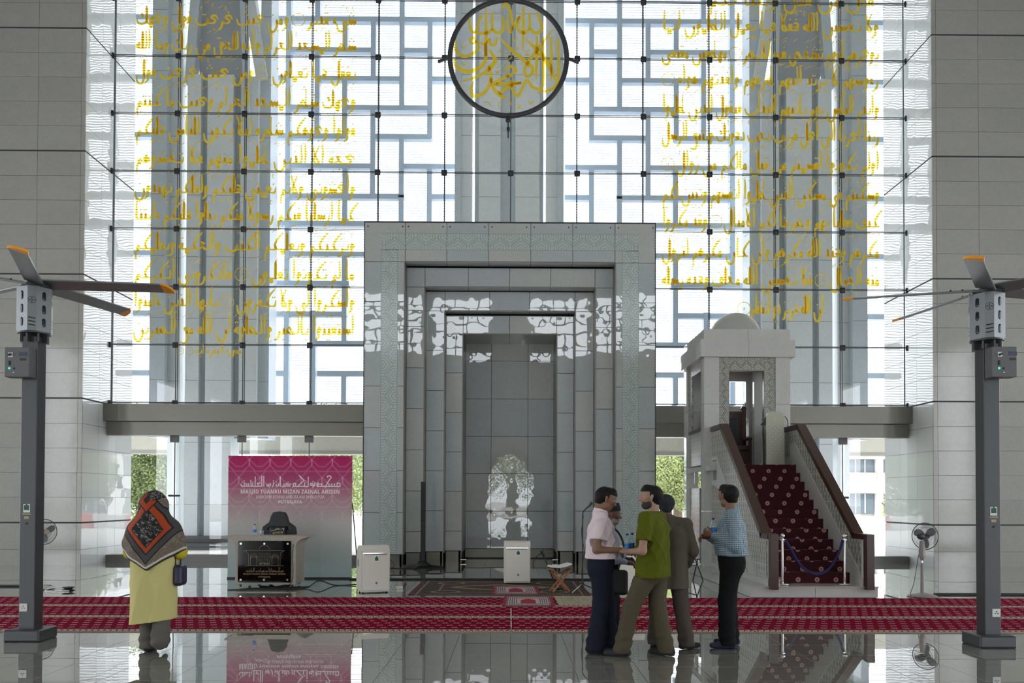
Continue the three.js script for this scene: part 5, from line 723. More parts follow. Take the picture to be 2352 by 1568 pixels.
  for (const s of ['L', 'R']) { const q = leg[s], lift = 0; mesh('foot', netMesh([bone(q.heel, mix(q.heel, q.toe, 0.5), 0.038, 0.04), bone(mix(q.heel, q.toe, 0.5), q.toe, 0.04, 0.03), bone(q.an, q.heel, 0.04, 0.036)], 0.008, { k: 0.03, cut: (x, y, z) => 0.004 - y }), mat(o.shoe, 0.7), t); }
  // top
  if (o.top) {
    const b = o.belly ?? 0, c = o.chest ?? 0.118, T = [bone([-0.065, o.hem - 0.02, 0], [-0.085, 1.3, 0], c + 0.012 + b * 0.3, c), bone([0.065, o.hem - 0.02, 0], [0.085, 1.3, 0], c + 0.012 + b * 0.3, c), bone([-0.08 + lean[0] * 0.6, 1.2, lean[1] * 0.6], [-0.1 + lean[0], 1.36, lean[1]], c, 0.09), bone([0.08 + lean[0] * 0.6, 1.2, lean[1] * 0.6], [0.1 + lean[0], 1.36, lean[1]], c, 0.09), bone(nb, SH.L, 0.062, 0.066), bone(nb, SH.R, 0.062, 0.066), bone([lean[0], 1.4, lean[1] - 0.01], nb, 0.09, 0.064)];
    if (o.hem < 0.95) for (const s of [-1, 1]) T.push(bone([s * 0.09, o.hem - 0.03, -0.005], [s * 0.075, 1.05, 0], 0.142, 0.13));
    if (b) T.push(bone([-0.04, 1.1, b], [0.04, 1.1, b], 0.13, 0.13));
    for (const s of ['L', 'R']) { const a = o.arms[s]; if (o.sleeve === 'short') { T.push(bone(SH[s], mix(SH[s], a.elbow, 0.68), 0.072, 0.07)); } else T.push(bone(SH[s], a.elbow, 0.07, 0.058), bone(a.elbow, mix(a.elbow, a.wrist, 0.9), 0.058, 0.042)); }
    const sl = ['L', 'R'].map((s) => { const e = mix(SH[s], o.arms[s].elbow, 0.68), d = V3(...o.arms[s].elbow).sub(V3(...SH[s])).normalize(); return [e, d]; });
    const f = o.folds ?? 0.005, ridge = (p) => { const v = 1 - Math.abs(Math.sin(p)); return v * v * v; };
    mesh(o.topName ?? 'shirt', metres(netMesh(T, 0.0095, { k: 0.035, fold: (x, y, z) => { const m1 = 0.5 + 0.5 * Math.sin(x * 9 + y * 7 + z * 5), m2 = 0.5 + 0.5 * Math.sin(y * 8 - x * 11 + z * 6 + 1.7); return -f * (m1 * ridge(y * 17 + x * 13 + 2.2 * Math.sin(z * 9 + x * 7)) + m2 * ridge(x * 21 + z * 17 - y * 7 + 1.6 * Math.sin(y * 8))) + 0.15 * f * Math.sin(y * 40 + x * 33); }, cut: (x, y, z) => { let v = o.hem - y; v = Math.max(v, (y - (o.collar ?? 1.5)) - 0.0); if (o.sleeve === 'short') for (const [e, d] of sl) { const q = (x - e[0]) * d.x + (y - e[1]) * d.y + (z - e[2]) * d.z, r = Math.hypot(x - e[0], y - e[1], z - e[2]); if (r < 0.1) v = Math.max(v, q); } return v; } })), o.top, t);
    if (o.collarM) mesh('collar', metres(netMesh(Array.from({ length: 30 }, (_, i) => { const a = (i + 0.8) / 31.6 * Math.PI * 2 + Math.PI / 2; return bone([nb[0] + 0.07 * Math.cos(a), nb[1] + 0.006 - 0.018 * Math.sin(a), nb[2] + 0.01 + 0.07 * Math.sin(a)], [nb[0] + 0.06 * Math.cos(a), nb[1] + 0.042 - 0.018 * Math.sin(a), nb[2] + 0.012 + 0.062 * Math.sin(a)], 0.013, 0.01); }), 0.007, { k: 0.012 })), o.collarM, t);
    if (o.belt) mesh('belt', new THREE.TorusGeometry(1, 0.11, 8, 40).rotateX(Math.PI / 2).scale(0.205, 0.16, 0.142).translate(0, top - 0.012, 0), M.black, t);
  }
  return { t, H, hp, leg, SH, nb, hc };
}
const cloth = (c, o = {}) => mat(c, 0.85, { bumpMap: again(noiseTex, 30), bumpScale: 0.0008, specularIntensity: 0.35, ...o });
const SK = { mid: [0.22, 0.11, 0.065], dark: [0.13, 0.065, 0.04], fair: [0.33, 0.19, 0.13] };
// the man in the pink shirt, in profile, looking down at a bottle
{
  const p = person('man in a pale pink shirt and glasses looking down at his hands', [0.965, -8.55], 1.48, { scale: 0.985, skin: SK.mid, hair: [0.008, 0.007, 0.007], lean: [0, 0.0], headAt: [0, 1.625, 0.055], headTurn: [0.05, 0.34, 0], feet: { L: [0.13, 0.08, 0.1], R: [-0.1, -0.06, -0.1] }, cuff: 0.105, thigh: 0.118, waist: 0.135, belly: 0.06, chest: 0.138, shoe: [0.012, 0.012, 0.014], trousers: cloth([0.012, 0.014, 0.026]), top: cloth([0.72, 0.6, 0.63]), sleeve: 'short', hem: 1.0, trouserTop: 1.02, collarM: cloth([0.74, 0.62, 0.66]), folds: 0.011, belt: true,
    arms: { R: { elbow: [-0.24, 1.1, -0.05], wrist: [-0.17, 1.09, 0.22], dir: [0.25, 0.1, 1], nrm: [-0.6, 0.75, 0], curl: 0.9 }, L: { elbow: [0.25, 1.12, 0.02], wrist: [0.08, 1.07, 0.26], dir: [-0.3, 0.05, 1], nrm: [0.5, 0.8, 0], curl: 0.8 } } });
  const lens = []; for (const s of [-1, 1]) lens.push(new THREE.TorusGeometry(0.021, 0.0018, 6, 24).scale(1.1, 0.8, 1).applyQuaternion(new THREE.Quaternion().setFromEuler(new THREE.Euler(0.34, 0.05, 0, 'YXZ'))).translate(...p.H(s * 0.034, 0.004, 0.1)), rod(p.H(s * 0.056, 0.008, 0.097), p.H(s * 0.08, 0.006, 0.0), 0.0018, 5)); lens.push(rod(p.H(-0.012, 0.006, 0.106), p.H(0.012, 0.006, 0.106), 0.0018, 5)); mesh('eyeglasses', lens, M.chrome, p.t);
}
waterBottle('water bottle with blue label held out by the pink-shirted man', 1.218, 1.035, -8.33, 0.05, 1.02);
// the small man in a songkok
{
  const p = person('short man in a black cap and pale blue shirt behind the pink-shirted man', [1.13, -9.22], 1.45, { scale: 0.875, skin: SK.dark, beard: [0.25, 0.22, 0.2], headAt: [0, 1.62, 0.04], headTurn: [0.05, 0.05, 0], feet: { L: [0.12, 0.05, 0.1], R: [-0.1, -0.02, -0.1] }, cuff: 0.1, belly: 0.06, shoe: [0.02, 0.015, 0.012], trousers: cloth([0.01, 0.01, 0.012]), top: cloth([0.38, 0.45, 0.58]), sleeve: 'long', hem: 1.0, trouserTop: 1.02, collarM: cloth([0.4, 0.47, 0.6]),
    arms: { R: { elbow: [-0.24, 1.1, 0.0], wrist: [-0.12, 1.02, 0.22], dir: [0.3, -0.1, 1], nrm: [-0.6, 0.7, 0], curl: 0.7 }, L: { elbow: [0.25, 1.12, 0.02], wrist: [0.12, 1.05, 0.22], dir: [-0.2, 0, 1], nrm: [0.5, 0.8, 0], curl: 0.7 } } });
  mesh('cap', lathe([[0.103, 0], [0.1, 0.05], [0.088, 0.105], [0.001, 0.108]], 32).scale(0.92, 1, 1.12).rotateX(-0.06).translate(...p.H(0, 0.052, -0.005)), mat([0.008, 0.008, 0.009], 0.9), p.t);
  mesh('shoulder_bag', rbox(0.1, 0.32, 0.28, 0.05, -0.24, 0.78, 0.1), M.black, p.t); mesh('bag_strap', tube([[-0.2, 0.95, 0.12], [-0.13, 1.2, 0.19], [0.02, 1.4, 0.12], [0.14, 1.5, -0.02]], 0.014), M.black, p.t);
}
// the bearded man in green
person('bearded man in an olive green T-shirt with one foot forward', [1.47, -8.3], -2.05, { scale: 0.99, skin: SK.fair, hair: [0.007, 0.006, 0.006], beard: [0.035, 0.024, 0.019], headAt: [0, 1.635, 0.03], headTurn: [0.45, 0.0, 0], lean: [0.0, 0.02], feet: { L: [0.12, 0.3, 0.35], R: [-0.12, -0.1, -0.1] }, kneeBend: 0.02, cuff: 0.085, thigh: 0.12, waist: 0.135, chest: 0.14, shoulder: 0.225, shoe: [0.018, 0.019, 0.022], trousers: cloth([0.085, 0.07, 0.045]), top: cloth([0.088, 0.098, 0.005]), sleeve: 'short', hem: 0.82, trouserTop: 0.835, collar: 1.495, folds: 0.013,
  arms: { L: { elbow: [0.29, 1.1, 0.02], wrist: [0.16, 1.08, 0.22], dir: [-0.5, 0.1, 0.9], nrm: [0.5, 0.75, 0], curl: 0.8 }, R: { elbow: [-0.29, 1.14, 0.02], wrist: [-0.1, 1.1, 0.25], dir: [0.4, 0.1, 1], nrm: [-0.4, 0.8, 0], curl: 0.9 } } });
waterBottle('water bottle held in front of the green-shirted man', 1.27, 1.03, -8.5, -0.06, 1.05);
// the man in the brown suit
{
  const p = person('man in a brown suit and dark cap seen from behind', [1.72, -8.78], 2.98, { scale: 0.935, skin: SK.dark, noFace: false, headAt: [0.03, 1.63, 0.03], headTurn: [0.15, 0.1, 0], feet: { L: [0.15, 0.05, 0.2], R: [-0.2, -0.02, -1.0] }, cuff: 0.09, thigh: 0.118, shoulder: 0.195, chest: 0.13, shoe: [0.012, 0.012, 0.012], trousers: cloth([0.08, 0.066, 0.055]), top: cloth([0.098, 0.08, 0.063]), topName: 'jacket', sleeve: 'long', hem: 0.69, collar: 1.53, trouserTop: 0.85, folds: 0.005, collarM: cloth([0.1, 0.08, 0.065]),
    arms: { L: { elbow: [0.27, 1.12, 0.0], wrist: [0.2, 0.95, 0.18], dir: [-0.3, -0.3, 1], nrm: [0.6, 0.6, 0], curl: 0.7 }, R: { elbow: [-0.28, 1.12, 0.0], wrist: [-0.22, 0.93, 0.18], dir: [0.3, -0.3, 1], nrm: [-0.6, 0.6, 0], curl: 0.7 } } });
  mesh('knit_cap', netMesh([bone(p.H(0, 0.045, -0.03), p.H(0, 0.05, 0.012), 0.096, 0.092), bone(p.H(0, -0.02, -0.055), p.H(0, 0.02, -0.05), 0.068, 0.085)], 0.006, { cut: (x, y, z) => Math.max(p.hc[1] - 0.075 - y, Math.min(p.hc[1] + 0.03 - y, z - p.hc[2] - 0.02)) }), mat([0.016, 0.021, 0.023], 0.9), p.t);
}
// the man in the checked shirt
{
  const ck = canvasTex(256, 256, (g, w, h) => { g.fillStyle = '#b9ccd6'; g.fillRect(0, 0, w, h); g.fillStyle = 'rgba(36,62,84,0.72)'; for (let k = 0; k < 8; k++) { g.fillRect(k * 32, 0, 8, h); g.fillRect(0, k * 32, w, 8); } g.fillStyle = 'rgba(60,110,120,0.25)'; for (let k = 0; k < 8; k++) g.fillRect(k * 32 + 18, 0, 3, h); }, [6.2, 6.2]);
  person('man in a blue checked shirt and black trousers looking towards the pulpit', [2.42, -8.86], -1.8, { scale: 1.0, skin: SK.mid, hair: [0.007, 0.006, 0.006], headAt: [0, 1.635, 0.035], headTurn: [-0.8, 0.05, 0], feet: { L: [0.1, 0.05, 0.25], R: [-0.13, 0.0, 0.1] }, cuff: 0.09, thigh: 0.12, waist: 0.135, belly: 0.05, chest: 0.142, shoulder: 0.215, shoe: [0.014, 0.017, 0.05], trousers: cloth([0.008, 0.008, 0.009]), top: mat([0.8, 0.8, 0.8], 0.85, { map: ck }), collarM: mat([0.8, 0.8, 0.8], 0.85, { map: ck }), sleeve: 'long', hem: 0.995, trouserTop: 1.02, folds: 0.011, belt: true,
    arms: { L: { elbow: [0.24, 1.1, -0.04], wrist: [0.1, 1.22, 0.2], dir: [-0.3, 0.25, 1], nrm: [0.7, -0.2, 0.3], curl: 0.9 }, R: { elbow: [-0.26, 1.12, 0.02], wrist: [-0.08, 1.18, 0.24], dir: [0.4, 0.2, 1], nrm: [-0.5, 0.6, 0], curl: 0.9 } } });
}
waterBottle('water bottle with blue label raised by the checked-shirt man', 2.225, 1.18, -8.82, 0.06, 1.05);
// the woman, walking away, under a large printed headscarf
{
  const p = person('woman in a yellow tunic and large orange and grey headscarf walking away', [-3.68, -8.5], 3.1, { scale: 0.94, skin: SK.fair, noFace: true, feet: { L: [0.1, 0.1, 0.1], R: [-0.1, -0.05, 0.1, 0.16, 0.05] }, cuff: 0.1, thigh: 0.12, shoe: [0.012, 0.012, 0.014], trousers: cloth([0.13, 0.12, 0.105]), trouserTop: 0.7, hemLow: 0.03,
    arms: { L: { elbow: [0.27, 1.12, 0.02], wrist: [0.2, 1.12, 0.24] }, R: { elbow: [-0.27, 1.12, 0.02], wrist: [-0.2, 1.12, 0.24] } } });
  const tu = [bone([-0.08, 1.0, 0], [-0.08, 1.3, 0], 0.15, 0.13), bone([0.08, 1.0, 0], [0.08, 1.3, 0], 0.15, 0.13), bone([-0.1, 0.3, 0.02], [-0.08, 1.0, 0], 0.145, 0.16), bone([0.1, 0.3, -0.02], [0.08, 1.0, 0], 0.145, 0.16), bone([-0.05, 0.3, 0], [0.05, 0.3, 0], 0.15)];
  mesh('tunic', metres(netMesh(tu, 0.011, { k: 0.05, fold: (x, y, z) => { const q = 1 - Math.abs(Math.sin(x * 15 + y * 3.5 + z * 4)), r = 1 - Math.abs(Math.sin(x * 9 - y * 7)); return -0.018 * q * q * (1.25 - y) - 0.008 * r * r * r; }, cut: (x, y, z) => 0.345 - x * 0.13 - y })), cloth([0.6, 0.53, 0.22]), p.t);
  const sl = []; for (const s of [-1, 1]) sl.push(bone([s * 0.19, 1.38, 0], [s * 0.28, 1.1, 0.02], 0.08, 0.07), bone([s * 0.28, 1.1, 0.02], [s * 0.22, 1.1, 0.22], 0.07, 0.055)); mesh('sleeve', netMesh(sl.slice(0, 2), 0.011), cloth([0.55, 0.45, 0.03]), p.t); mesh('sleeve', netMesh(sl.slice(2), 0.011), cloth([0.55, 0.45, 0.03]), p.t);
  // scarf: head and shoulder drape; print laid across its back
  const pr = canvasTex(512, 512, (g, w, h) => {   // u across the back, v up: borders follow the folded corner
    const dia = (cx, cy, r, c, st) => { g.beginPath(); g.moveTo(cx, cy - r * 1.25); g.lineTo(cx + r, cy - r * 0.05); g.lineTo(cx, cy + r); g.lineTo(cx - r, cy - r * 0.05); g.closePath(); g.fillStyle = c; g.fill(); if (st) { g.strokeStyle = '#120d0c'; g.lineWidth = st; g.stroke(); } };
    g.fillStyle = '#6f6257'; g.fillRect(0, 0, w, h); for (let i = 0; i < 5000; i++) { g.fillStyle = ['#84786b', '#5c5047', '#756a5f'][i % 3]; g.fillRect(rnd() * w, rnd() * h, 5, 5); }
    dia(256, 262, 215, '#3f3c3d', 7); dia(256, 250, 168, '#a23a0c', 9); dia(256, 258, 112, '#141212', 7);
    g.save(); g.clip(); for (let i = 0; i < 900; i++) { g.strokeStyle = ['#c9c4bf', '#8a8683', '#55514f'][i % 3]; g.lineWidth = 2; g.beginPath(); g.arc(rnd() * w, rnd() * h, 2 + rnd() * 7, 0, 4); g.stroke(); } g.restore();
    dia(250, 76, 66, '#a23a0c', 7); dia(248, 60, 22, '#2b2320', 5);
    g.fillStyle = '#191616'; g.beginPath(); g.arc(300, 0, 62, 0, 7); g.fill(); for (let i = 0; i < 120; i++) { g.fillStyle = '#b8b3ae'; g.fillRect(250 + rnd() * 100, rnd() * 55, 3, 3); }
  });
  const sc = [bone([0, 1.6, -0.03], [-0.24, 1.2, -0.02], 0.125, 0.1), bone([0, 1.6, -0.03], [0.24, 1.2, -0.02], 0.125, 0.1), bone([0, 1.66, -0.02], [0, 1.64, 0.03], 0.118, 0.112), bone([0, 1.52, -0.04], [0, 1.64, -0.02], 0.115, 0.12), bone([0, 1.42, 0], [-0.18, 1.34, 0], 0.12, 0.1), bone([0, 1.42, 0], [0.18, 1.34, 0], 0.12, 0.1), bone([-0.19, 1.34, 0], [-0.25, 1.14, 0.02], 0.1, 0.09), bone([0.19, 1.34, 0], [0.25, 1.14, 0.02], 0.1, 0.09), bone([-0.1, 1.36, -0.05], [-0.13, 1.06, -0.05], 0.13, 0.14), bone([0.1, 1.36, -0.05], [0.13, 1.06, -0.05], 0.13, 0.14), bone([0, 1.36, -0.05], [0, 0.98, -0.06], 0.13, 0.14)];
  const hemAt = (x) => 0.93 + Math.min(Math.abs(x) * 0.62, 0.26), sg = netMesh(sc, 0.01, { k: 0.06, fold: (x, y, z) => 0.006 * Math.sin(x * 22 + y * 9) * Math.sin(y * 16), cut: (x, y, z) => hemAt(x) - y }).toNonIndexed();
  { const q = sg.attributes.position, uv = new Float32Array(q.count * 2); for (let i = 0; i < q.count; i++) { uv[i * 2] = 0.5 - q.getX(i) / 0.78; uv[i * 2 + 1] = (q.getY(i) - 0.93) / 0.85; } sg.setAttribute('uv', new THREE.BufferAttribute(uv, 2)); }
  mesh('headscarf', sg, mat([1, 1, 1], 0.8, { map: pr }), p.t);
  const hemB = netMesh(sc, 0.009, { k: 0.06, fold: (x, y, z) => 0.006 * Math.sin(x * 22 + y * 9) * Math.sin(y * 16) - 0.003, cut: (x, y, z) => Math.max(hemAt(x) - 0.002 - y, y - hemAt(x) - 0.028) }); mesh('scarf_hem', hemB, cloth([0.6, 0.56, 0.5]), p.t);
  const hemC = netMesh(sc, 0.009, { k: 0.06, fold: (x, y, z) => 0.006 * Math.sin(x * 22 + y * 9) * Math.sin(y * 16) - 0.004, cut: (x, y, z) => Math.max(hemAt(x) - 0.018 - y, y - hemAt(x) + 0.001) }); mesh('scarf_piping', hemC, M.black, p.t);
  const b = thing('handbag', 'small dark navy handbag at the woman\'s right side', 'handbag', [-3.42, 0.7, -8.52]); mesh('bag', rbox(0.1, 0.22, 0.18, 0.04, 0.0, 0.1, 0), mat([0.015, 0.012, 0.05], 0.4), b); mesh('strap', tube([[-0.02, 0.2, 0.06], [-0.03, 0.4, 0.05], [-0.02, 0.42, -0.05], [-0.02, 0.2, -0.06]], 0.008), M.black, b);
}
// ---------------------------------------------------------------- outside: second facade, ground, trees, buildings
const paving = mesh('ground', metres(box(-140, 140, -0.5, -0.16, -22.2, -230)), mat([0.72, 0.7, 0.66], 0.8, { map: again(grainTex, 0.2) }));
tag(paving, 'sunlit pale paving outside the glass front', 'ground', null, 'structure');
const paving2 = mesh('ground', metres(box(-140, 140, -0.3, -0.03, HALL.back, 160)), mat([0.6, 0.58, 0.54], 0.8, { map: again(grainTex, 0.2) }));
tag(paving2, 'paved forecourt behind the rear arch', 'ground', null, 'structure');
{
  const V = [[-8.48,12.16,21.06],[-8.48,9.8,12.05],[-8.48,5.24,8.59],[-7.38,19.9,21.06],[-7.38,15.39,18.66],[-7.47,5.24,8.67],[-6.33,18.79,19.82],[-6.33,15.39,17.62],[-6.3,13.1,14.26],[-6.3,12.05,12.99],[-6.3,9.76,10.89],[-6.3,8.59,9.64],[-6.3,7.48,8.48],[-6.3,5.24,6.25],[-5.25,17.62,19.76],[-5.25,13.1,16.42],[-5.25,9.96,12.04],[-4.16,16.5,21.06],[-4.16,13.1,15.26],[-4.16,12.05,13.1],[-3.09,15.39,19.76],[-3.09,12.05,14.26]];
  const Hh = [[19.9,-9.45,-2.08],[18.71,-8.48,-5.18],[18.71,-4.16,-3.03],[17.62,-9.45,-8.48],[17.62,-7.38,-4.18],[17.62,-3.03,-2.08],[16.5,-8.48,-7.43],[16.5,-6.3,-3.03],[15.39,-9.45,-6.3],[15.39,-5.25,-3.03],[14.26,-8.48,-5.18],[14.26,-4.16,-2.08],[13.1,-8.48,-4.06],[13.1,-3.09,-2.08],[12.05,-9.45,-3.09],[10.89,-8.39,-5.48],[9.76,-9.45,-6.14],[8.59,-9.45,-6.22],[7.48,-7.47,-5.48],[6.33,-9.45,-8.48],[6.33,-7.3,-5.48]];
  const Z = -31, bar = mat([0.44, 0.53, 0.63], 0.5), soffit = mat([0.62, 0.59, 0.5], 0.7, { map: again(grainTex, 0.25) });
  const slatM = mat([0.8, 0.83, 0.88], 0.9, { transmission: 0.4, thickness: 0 });
  for (const s of [-1, 1]) {
    const f = thing('lattice_screen', `outer metal lattice screen of irregular bars ${s < 0 ? 'left' : 'right'} of the middle column`, 'screen');
    for (const [x, y0, y1] of V) mesh('upright_bar', boxc(0.19, y1 - y0 + 0.1, 0.3, s * x, (y0 + y1) / 2, Z), bar, f);
    for (const [y, x0, x1] of Hh) mesh('cross_bar', boxc(x1 - x0 + 0.02, 0.19, 0.26, s * (x0 + x1) / 2, y, Z), bar, f);
    for (const y of [19.9, 17.61, 15.39, 13.1, 10.89, 8.59, 6.33]) mesh('cross_bar', boxc(1.2, 0.19, 0.3, s * 14.0, y, Z), bar, f);
    const sl = []; for (let y = 4.0; y < 22; y += 0.1) { sl.push(boxc(7.5, 0.02, 0.07, s * 5.77, y, Z - 0.35), boxc(1.6, 0.02, 0.07, s * 14.0, y, Z - 0.35)); }
    mesh('louvre_slats', sl, slatM, f).userData.kind = 'stuff';
    mesh('fascia', metres(box(s * 1.7, s * 20, 3.32, 3.99, Z - 0.2, Z + 0.4)), soffit, f);
    mesh('fascia_edge', box(s * 1.7, s * 20, 3.26, 3.38, Z - 0.25, Z + 0.43), mat([0.33, 0.32, 0.28], 0.8), f);
  }
}
const shadeCanopy = struct('added_roof_3', 'added roof and walls out of view that shade the outer gallery beyond the glass', 'roof');
mesh('slab', box(-20, 20, 22.2, 22.6, -21.4, -33), plaster, shadeCanopy);  // unseen roof added to keep skylight off the gallery columns
mesh('added_upstand', box(-20, 20, 15.95, 22.2, -21.41, -21.7), plaster, shadeCanopy);  // added out of view to close the gap where sky and sun entered
for (const s of [-1, 1]) mesh('added_gallery_end', box(s * 16.2, s * 16.6, 4, 22.2, -21.7, -31.4), plaster, shadeCanopy);  // unseen end walls added to cut side skylight in the gallery
function facadeColumn(s) {
  const c = thing('facade_column', s ? `pale panelled double pier behind the glass at the ${s < 0 ? 'left, over the woman' : 'right, behind the pulpit'}` : 'pale slotted pier behind the glass above the prayer niche', 'column');
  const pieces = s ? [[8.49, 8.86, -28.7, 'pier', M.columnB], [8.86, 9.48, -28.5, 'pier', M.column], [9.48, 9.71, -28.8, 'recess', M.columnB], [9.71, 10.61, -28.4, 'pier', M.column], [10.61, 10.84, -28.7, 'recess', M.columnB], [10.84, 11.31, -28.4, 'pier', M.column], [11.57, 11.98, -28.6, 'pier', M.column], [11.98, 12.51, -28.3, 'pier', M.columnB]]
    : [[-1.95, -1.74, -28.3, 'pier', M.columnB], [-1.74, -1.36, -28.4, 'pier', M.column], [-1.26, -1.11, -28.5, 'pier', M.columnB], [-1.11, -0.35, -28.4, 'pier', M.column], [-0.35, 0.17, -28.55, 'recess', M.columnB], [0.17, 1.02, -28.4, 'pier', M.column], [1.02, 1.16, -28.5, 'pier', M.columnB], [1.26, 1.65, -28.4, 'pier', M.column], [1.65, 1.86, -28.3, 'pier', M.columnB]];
  for (const [x0, x1, z, n, m] of pieces) {
    const k = s || 1, low = s && (x1 < 9.8 || x0 > 11.9) ? 3.7 : 0.3, top = s && x0 > 8.8 && x1 < 11.6 ? 16.43 : 22.2;
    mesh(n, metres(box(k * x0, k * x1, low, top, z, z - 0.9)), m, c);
    if (n === 'pier' && x1 - x0 > 0.3) { const j = []; for (let y = 1.37; y < top; y += 2.16) if (y > low) j.push(box(k * (x0 + 0.01), k * (x1 - 0.01), y, y + 0.014, z, z + 0.003)); mesh('panel_joint', j, M.jointGrey, c); }
  }
  const a = s ? s * 9.6 : -2.04, b = s ? s * 12.1 : 1.92, gr = mat([0.08, 0.09, 0.095], 0.4, { map: again(grainTex, 2) });
  mesh('plinth', metres(box(a, b, 0.08, 0.3, -28.0, -29.8)), gr, c);
  mesh('plinth', metres(box(a - 0.3, b + 0.3, -0.16, 0.07, -27.6, -30)), gr, c);
  if (s) {
    const head = mat([0.36, 0.39, 0.42], 0.5);
    mesh('column_head', metres(box(s * 9.54, s * 11.1, 16.37, 22.2, -28.9, -29.4)), head, c);
    mesh('column_head', beamBetween([s * 8.78, 16.37, -28.8], [s * 9.7, 22, -28.8], 0.4, 0.5), M.column, c);
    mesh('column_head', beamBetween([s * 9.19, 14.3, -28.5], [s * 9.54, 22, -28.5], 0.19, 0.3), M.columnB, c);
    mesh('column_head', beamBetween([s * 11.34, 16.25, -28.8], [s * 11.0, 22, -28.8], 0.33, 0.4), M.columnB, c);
  }
}
facadeColumn(-1); facadeColumn(0); facadeColumn(1);
// trees: crowns of many small leaf cards on a lumpy shell, with trunk
const leafM = [[0.2, 0.26, 0.09], [0.27, 0.32, 0.12], [0.15, 0.22, 0.09], [0.36, 0.38, 0.13]].map((c) => mat(c, 0.8, { side: THREE.DoubleSide, transmission: 0.25, thickness: 0 }));
function tree(label, x, z, h, w, n, tone, group) {
  const t = thing('broadleaf_tree', label, 'tree', [x, z < 0 ? -0.16 : -0.03, z], 0, group);
  mesh('trunk', [rod([0, 0, 0], [0.1, h * 0.5, 0], 0.05 * w, 8, 0.025 * w), rod([0.05, h * 0.35, 0], [w * 0.25, h * 0.65, 0.2], 0.02 * w, 6), rod([0.05, h * 0.3, 0], [-w * 0.25, h * 0.62, -0.2], 0.02 * w, 6)], mat([0.14, 0.1, 0.07], 0.9), t);
  const blobs = []; for (let k = 0; k < 9; k++) blobs.push([rr(-0.3, 0.3) * w, h * rr(0.35, 0.8), rr(-0.3, 0.3) * w, w * rr(0.2, 0.32)]);
  const pos = [[], []], s = 0.007 * w + 0.035;
  for (let i = 0; i < n; i++) {
    const b = blobs[i % 9], u = rr(-1, 1), a = rr(0, 6.283), q = Math.sqrt(1 - u * u), r = b[3] * rr(0.75, 1.08), c = V3(b[0] + r * q * Math.cos(a), b[1] + r * u, b[2] + r * q * Math.sin(a));
    const d1 = V3(rr(-1, 1), rr(-1, 1), rr(-1, 1)).normalize().multiplyScalar(s * rr(0.6, 1.3)), d2 = V3(rr(-1, 1), rr(-1, 1), rr(-1, 1)).normalize().multiplyScalar(s * rr(0.5, 1));
    const P = [c.clone().sub(d1), c.clone().add(d2), c.clone().add(d1), c.clone().sub(d2)];
    pos[i % 3 ? 0 : 1].push(...[0, 1, 2, 0, 2, 3].flatMap((k) => P[k].toArray()));
  }
  pos.forEach((p, k) => { const g = new THREE.BufferGeometry(); g.setAttribute('position', new THREE.Float32BufferAttribute(p, 3)); g.computeVertexNormals(); mesh('foliage', g, leafM[(tone + k) % 4], t).userData.kind = 'stuff'; });
}
const TG = 'trees outside the glass front';
tree('bright green bushy tree filling the low glazing behind the woman', -17.6, -41, 6.0, 6.0, 42000, 0, TG);
tree('dark green tree behind the bushy tree at far left', -23.5, -50, 8, 7, 4000, 2, TG);
tree('tall pale tree seen in the gap right of the pink banner', -13.6, -62, 7.6, 7.5, 36000, 1, TG);
tree('low yellow-green shrub tree in the gap beside the banner', -10.2, -46, 2.6, 3, 4000, 3, TG);
tree('round tree behind the kufi-capped man beside the niche', 12.8, -62, 7.2, 8, 40000, 1, TG);
tree('small light tree under the white office near the pulpit', 13.6, -52, 3, 3.4, 4000, 0, TG);
tree('young yellow shrub in front of the office at far right', 23.6, -50, 2.6, 2.4, 3500, 3, TG);
tree('broad tree mirrored in the right reveal, behind the niche', -6.5, -52, 6.4, 9, 14000, 2, TG);
tree('wide leafy tree mirrored in the right reveal, behind the banner', -13.5, -66, 8, 10, 14000, 0, TG);
tree('round tree in the forecourt behind the rear arch, left', 4.5, 44, 11, 10, 8000, 2, TG); tree('round tree in the forecourt behind the rear arch, right', -4, 47, 11, 10, 8000, 0, TG); tree('tall hedge tree in the forecourt, raised to block sky behind the rear arch', 0.3, 54, 12, 12, 8000, 1, TG);  // forecourt trees, heights raised to block the sky behind the rear arch
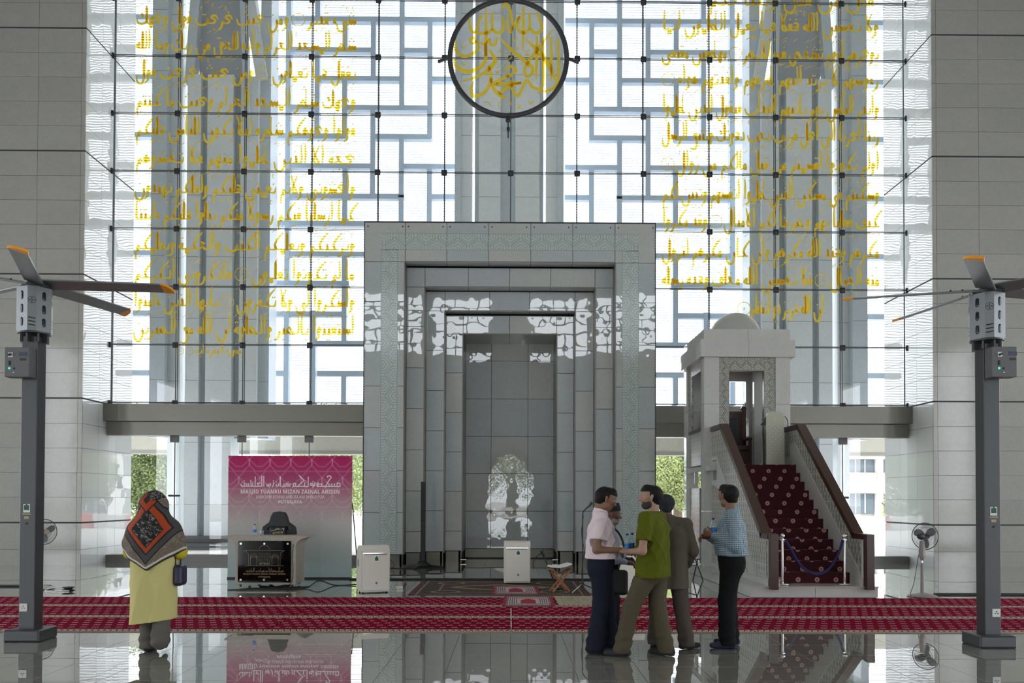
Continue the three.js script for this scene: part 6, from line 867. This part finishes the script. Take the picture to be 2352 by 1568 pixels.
{ const pw = struct('wall_porch', 'porch wall with a pointed arch beyond the rear doorway', 'wall'), s = new THREE.Shape(); s.moveTo(-9, 0); s.lineTo(-9, 9); s.lineTo(9, 9); s.lineTo(9, 0); s.lineTo(2.0, 0); s.lineTo(2.0, 3.4); s.quadraticCurveTo(1.8, 4.8, 0, 5.6); s.quadraticCurveTo(-1.8, 4.8, -2.0, 3.4); s.lineTo(-2.0, 0); mesh('wall', new THREE.ExtrudeGeometry(s, { depth: 0.4, bevelEnabled: false }).translate(0, 0, 30), plaster, pw); mesh('roof', box(-9, 9, 9, 9.3, HALL.back + 0.5, 30.4), plaster, pw); mesh('side', box(-9, -8.7, 0, 9, HALL.back + 0.5, 30), plaster, pw); mesh('side', box(8.7, 9, 0, 9, HALL.back + 0.5, 30), plaster, pw); }
// offices
function office(label, x0, x1, z, floors, fh, bay, seedy) {
  const o = thing('office_building', label, 'building', [0, -0.16, z]);
  const wm = mat([0.8, 0.8, 0.78], 0.7), gm = mat([0.1, 0.13, 0.16], 0.1), rail = mat([0.45, 0.25, 0.24], 0.6);
  const top = floors * fh;
  mesh('core', box(x0 + 0.3, x1 - 0.3, 0, top, -0.9, -9), mat([0.3, 0.31, 0.32], 0.6), o);
  for (let k = 0; k <= floors; k++) mesh('floor_band', box(x0, x1, k * fh - (k ? 0.9 : 0), k * fh + (k ? 0.45 : 0.2), 0, -9.4), wm, o);
  for (let x = x0; x < x1 - 0.5; x += bay) {
    mesh('pier', box(x, x + 0.5, 0, top, 0.02, -1.2), wm, o);
    for (let k = 0; k < floors; k++) { const w = mesh('window', box(x + 0.6, Math.min(x + bay - 0.1, x1 - 0.3), k * fh + 0.5, k * fh + fh - 0.95, -0.7, -0.88), gm, o); for (let m = 1; m < 4; m++) mesh('mullion', box(x + 0.6 + m * (bay - 0.7) / 4, x + 0.68 + m * (bay - 0.7) / 4, k * fh + 0.5, k * fh + fh - 0.95, -0.6, -0.72), wm, w); if (k) mesh('railing', box(x + 0.5, Math.min(x + bay, x1), k * fh + 0.45, k * fh + 1.1, -0.15, -0.22), rail, o); }
  }
}
office('white office block with banded floors beyond the glazing by the pulpit', 15.6, 30, -75, 2, 3.4, 4, 1);
office('long white office with dark window bands at far right', 31, 62, -78, 3, 3.3, 4.4, 2);
office('distant white block with grey windows mirrored in the left reveal', 40, 90, -58, 4, 3.2, 4.8, 3);
// red and white barrier in the forecourt
{ const b = thing('barrier_rail', 'red and white barrier along the forecourt far outside', 'barrier', [0, -0.16, -48]); for (let k = 0; k < 6; k++) mesh('barrier_block', rbox(1.9, 0.8, 0.4, 0.08, -3 + k * 2, 0.4, 0), k % 3 ? mat([0.7, 0.08, 0.08], 0.5) : M.white, b); }
scene.updateMatrixWorld(true);
renderer.render(scene, camera);
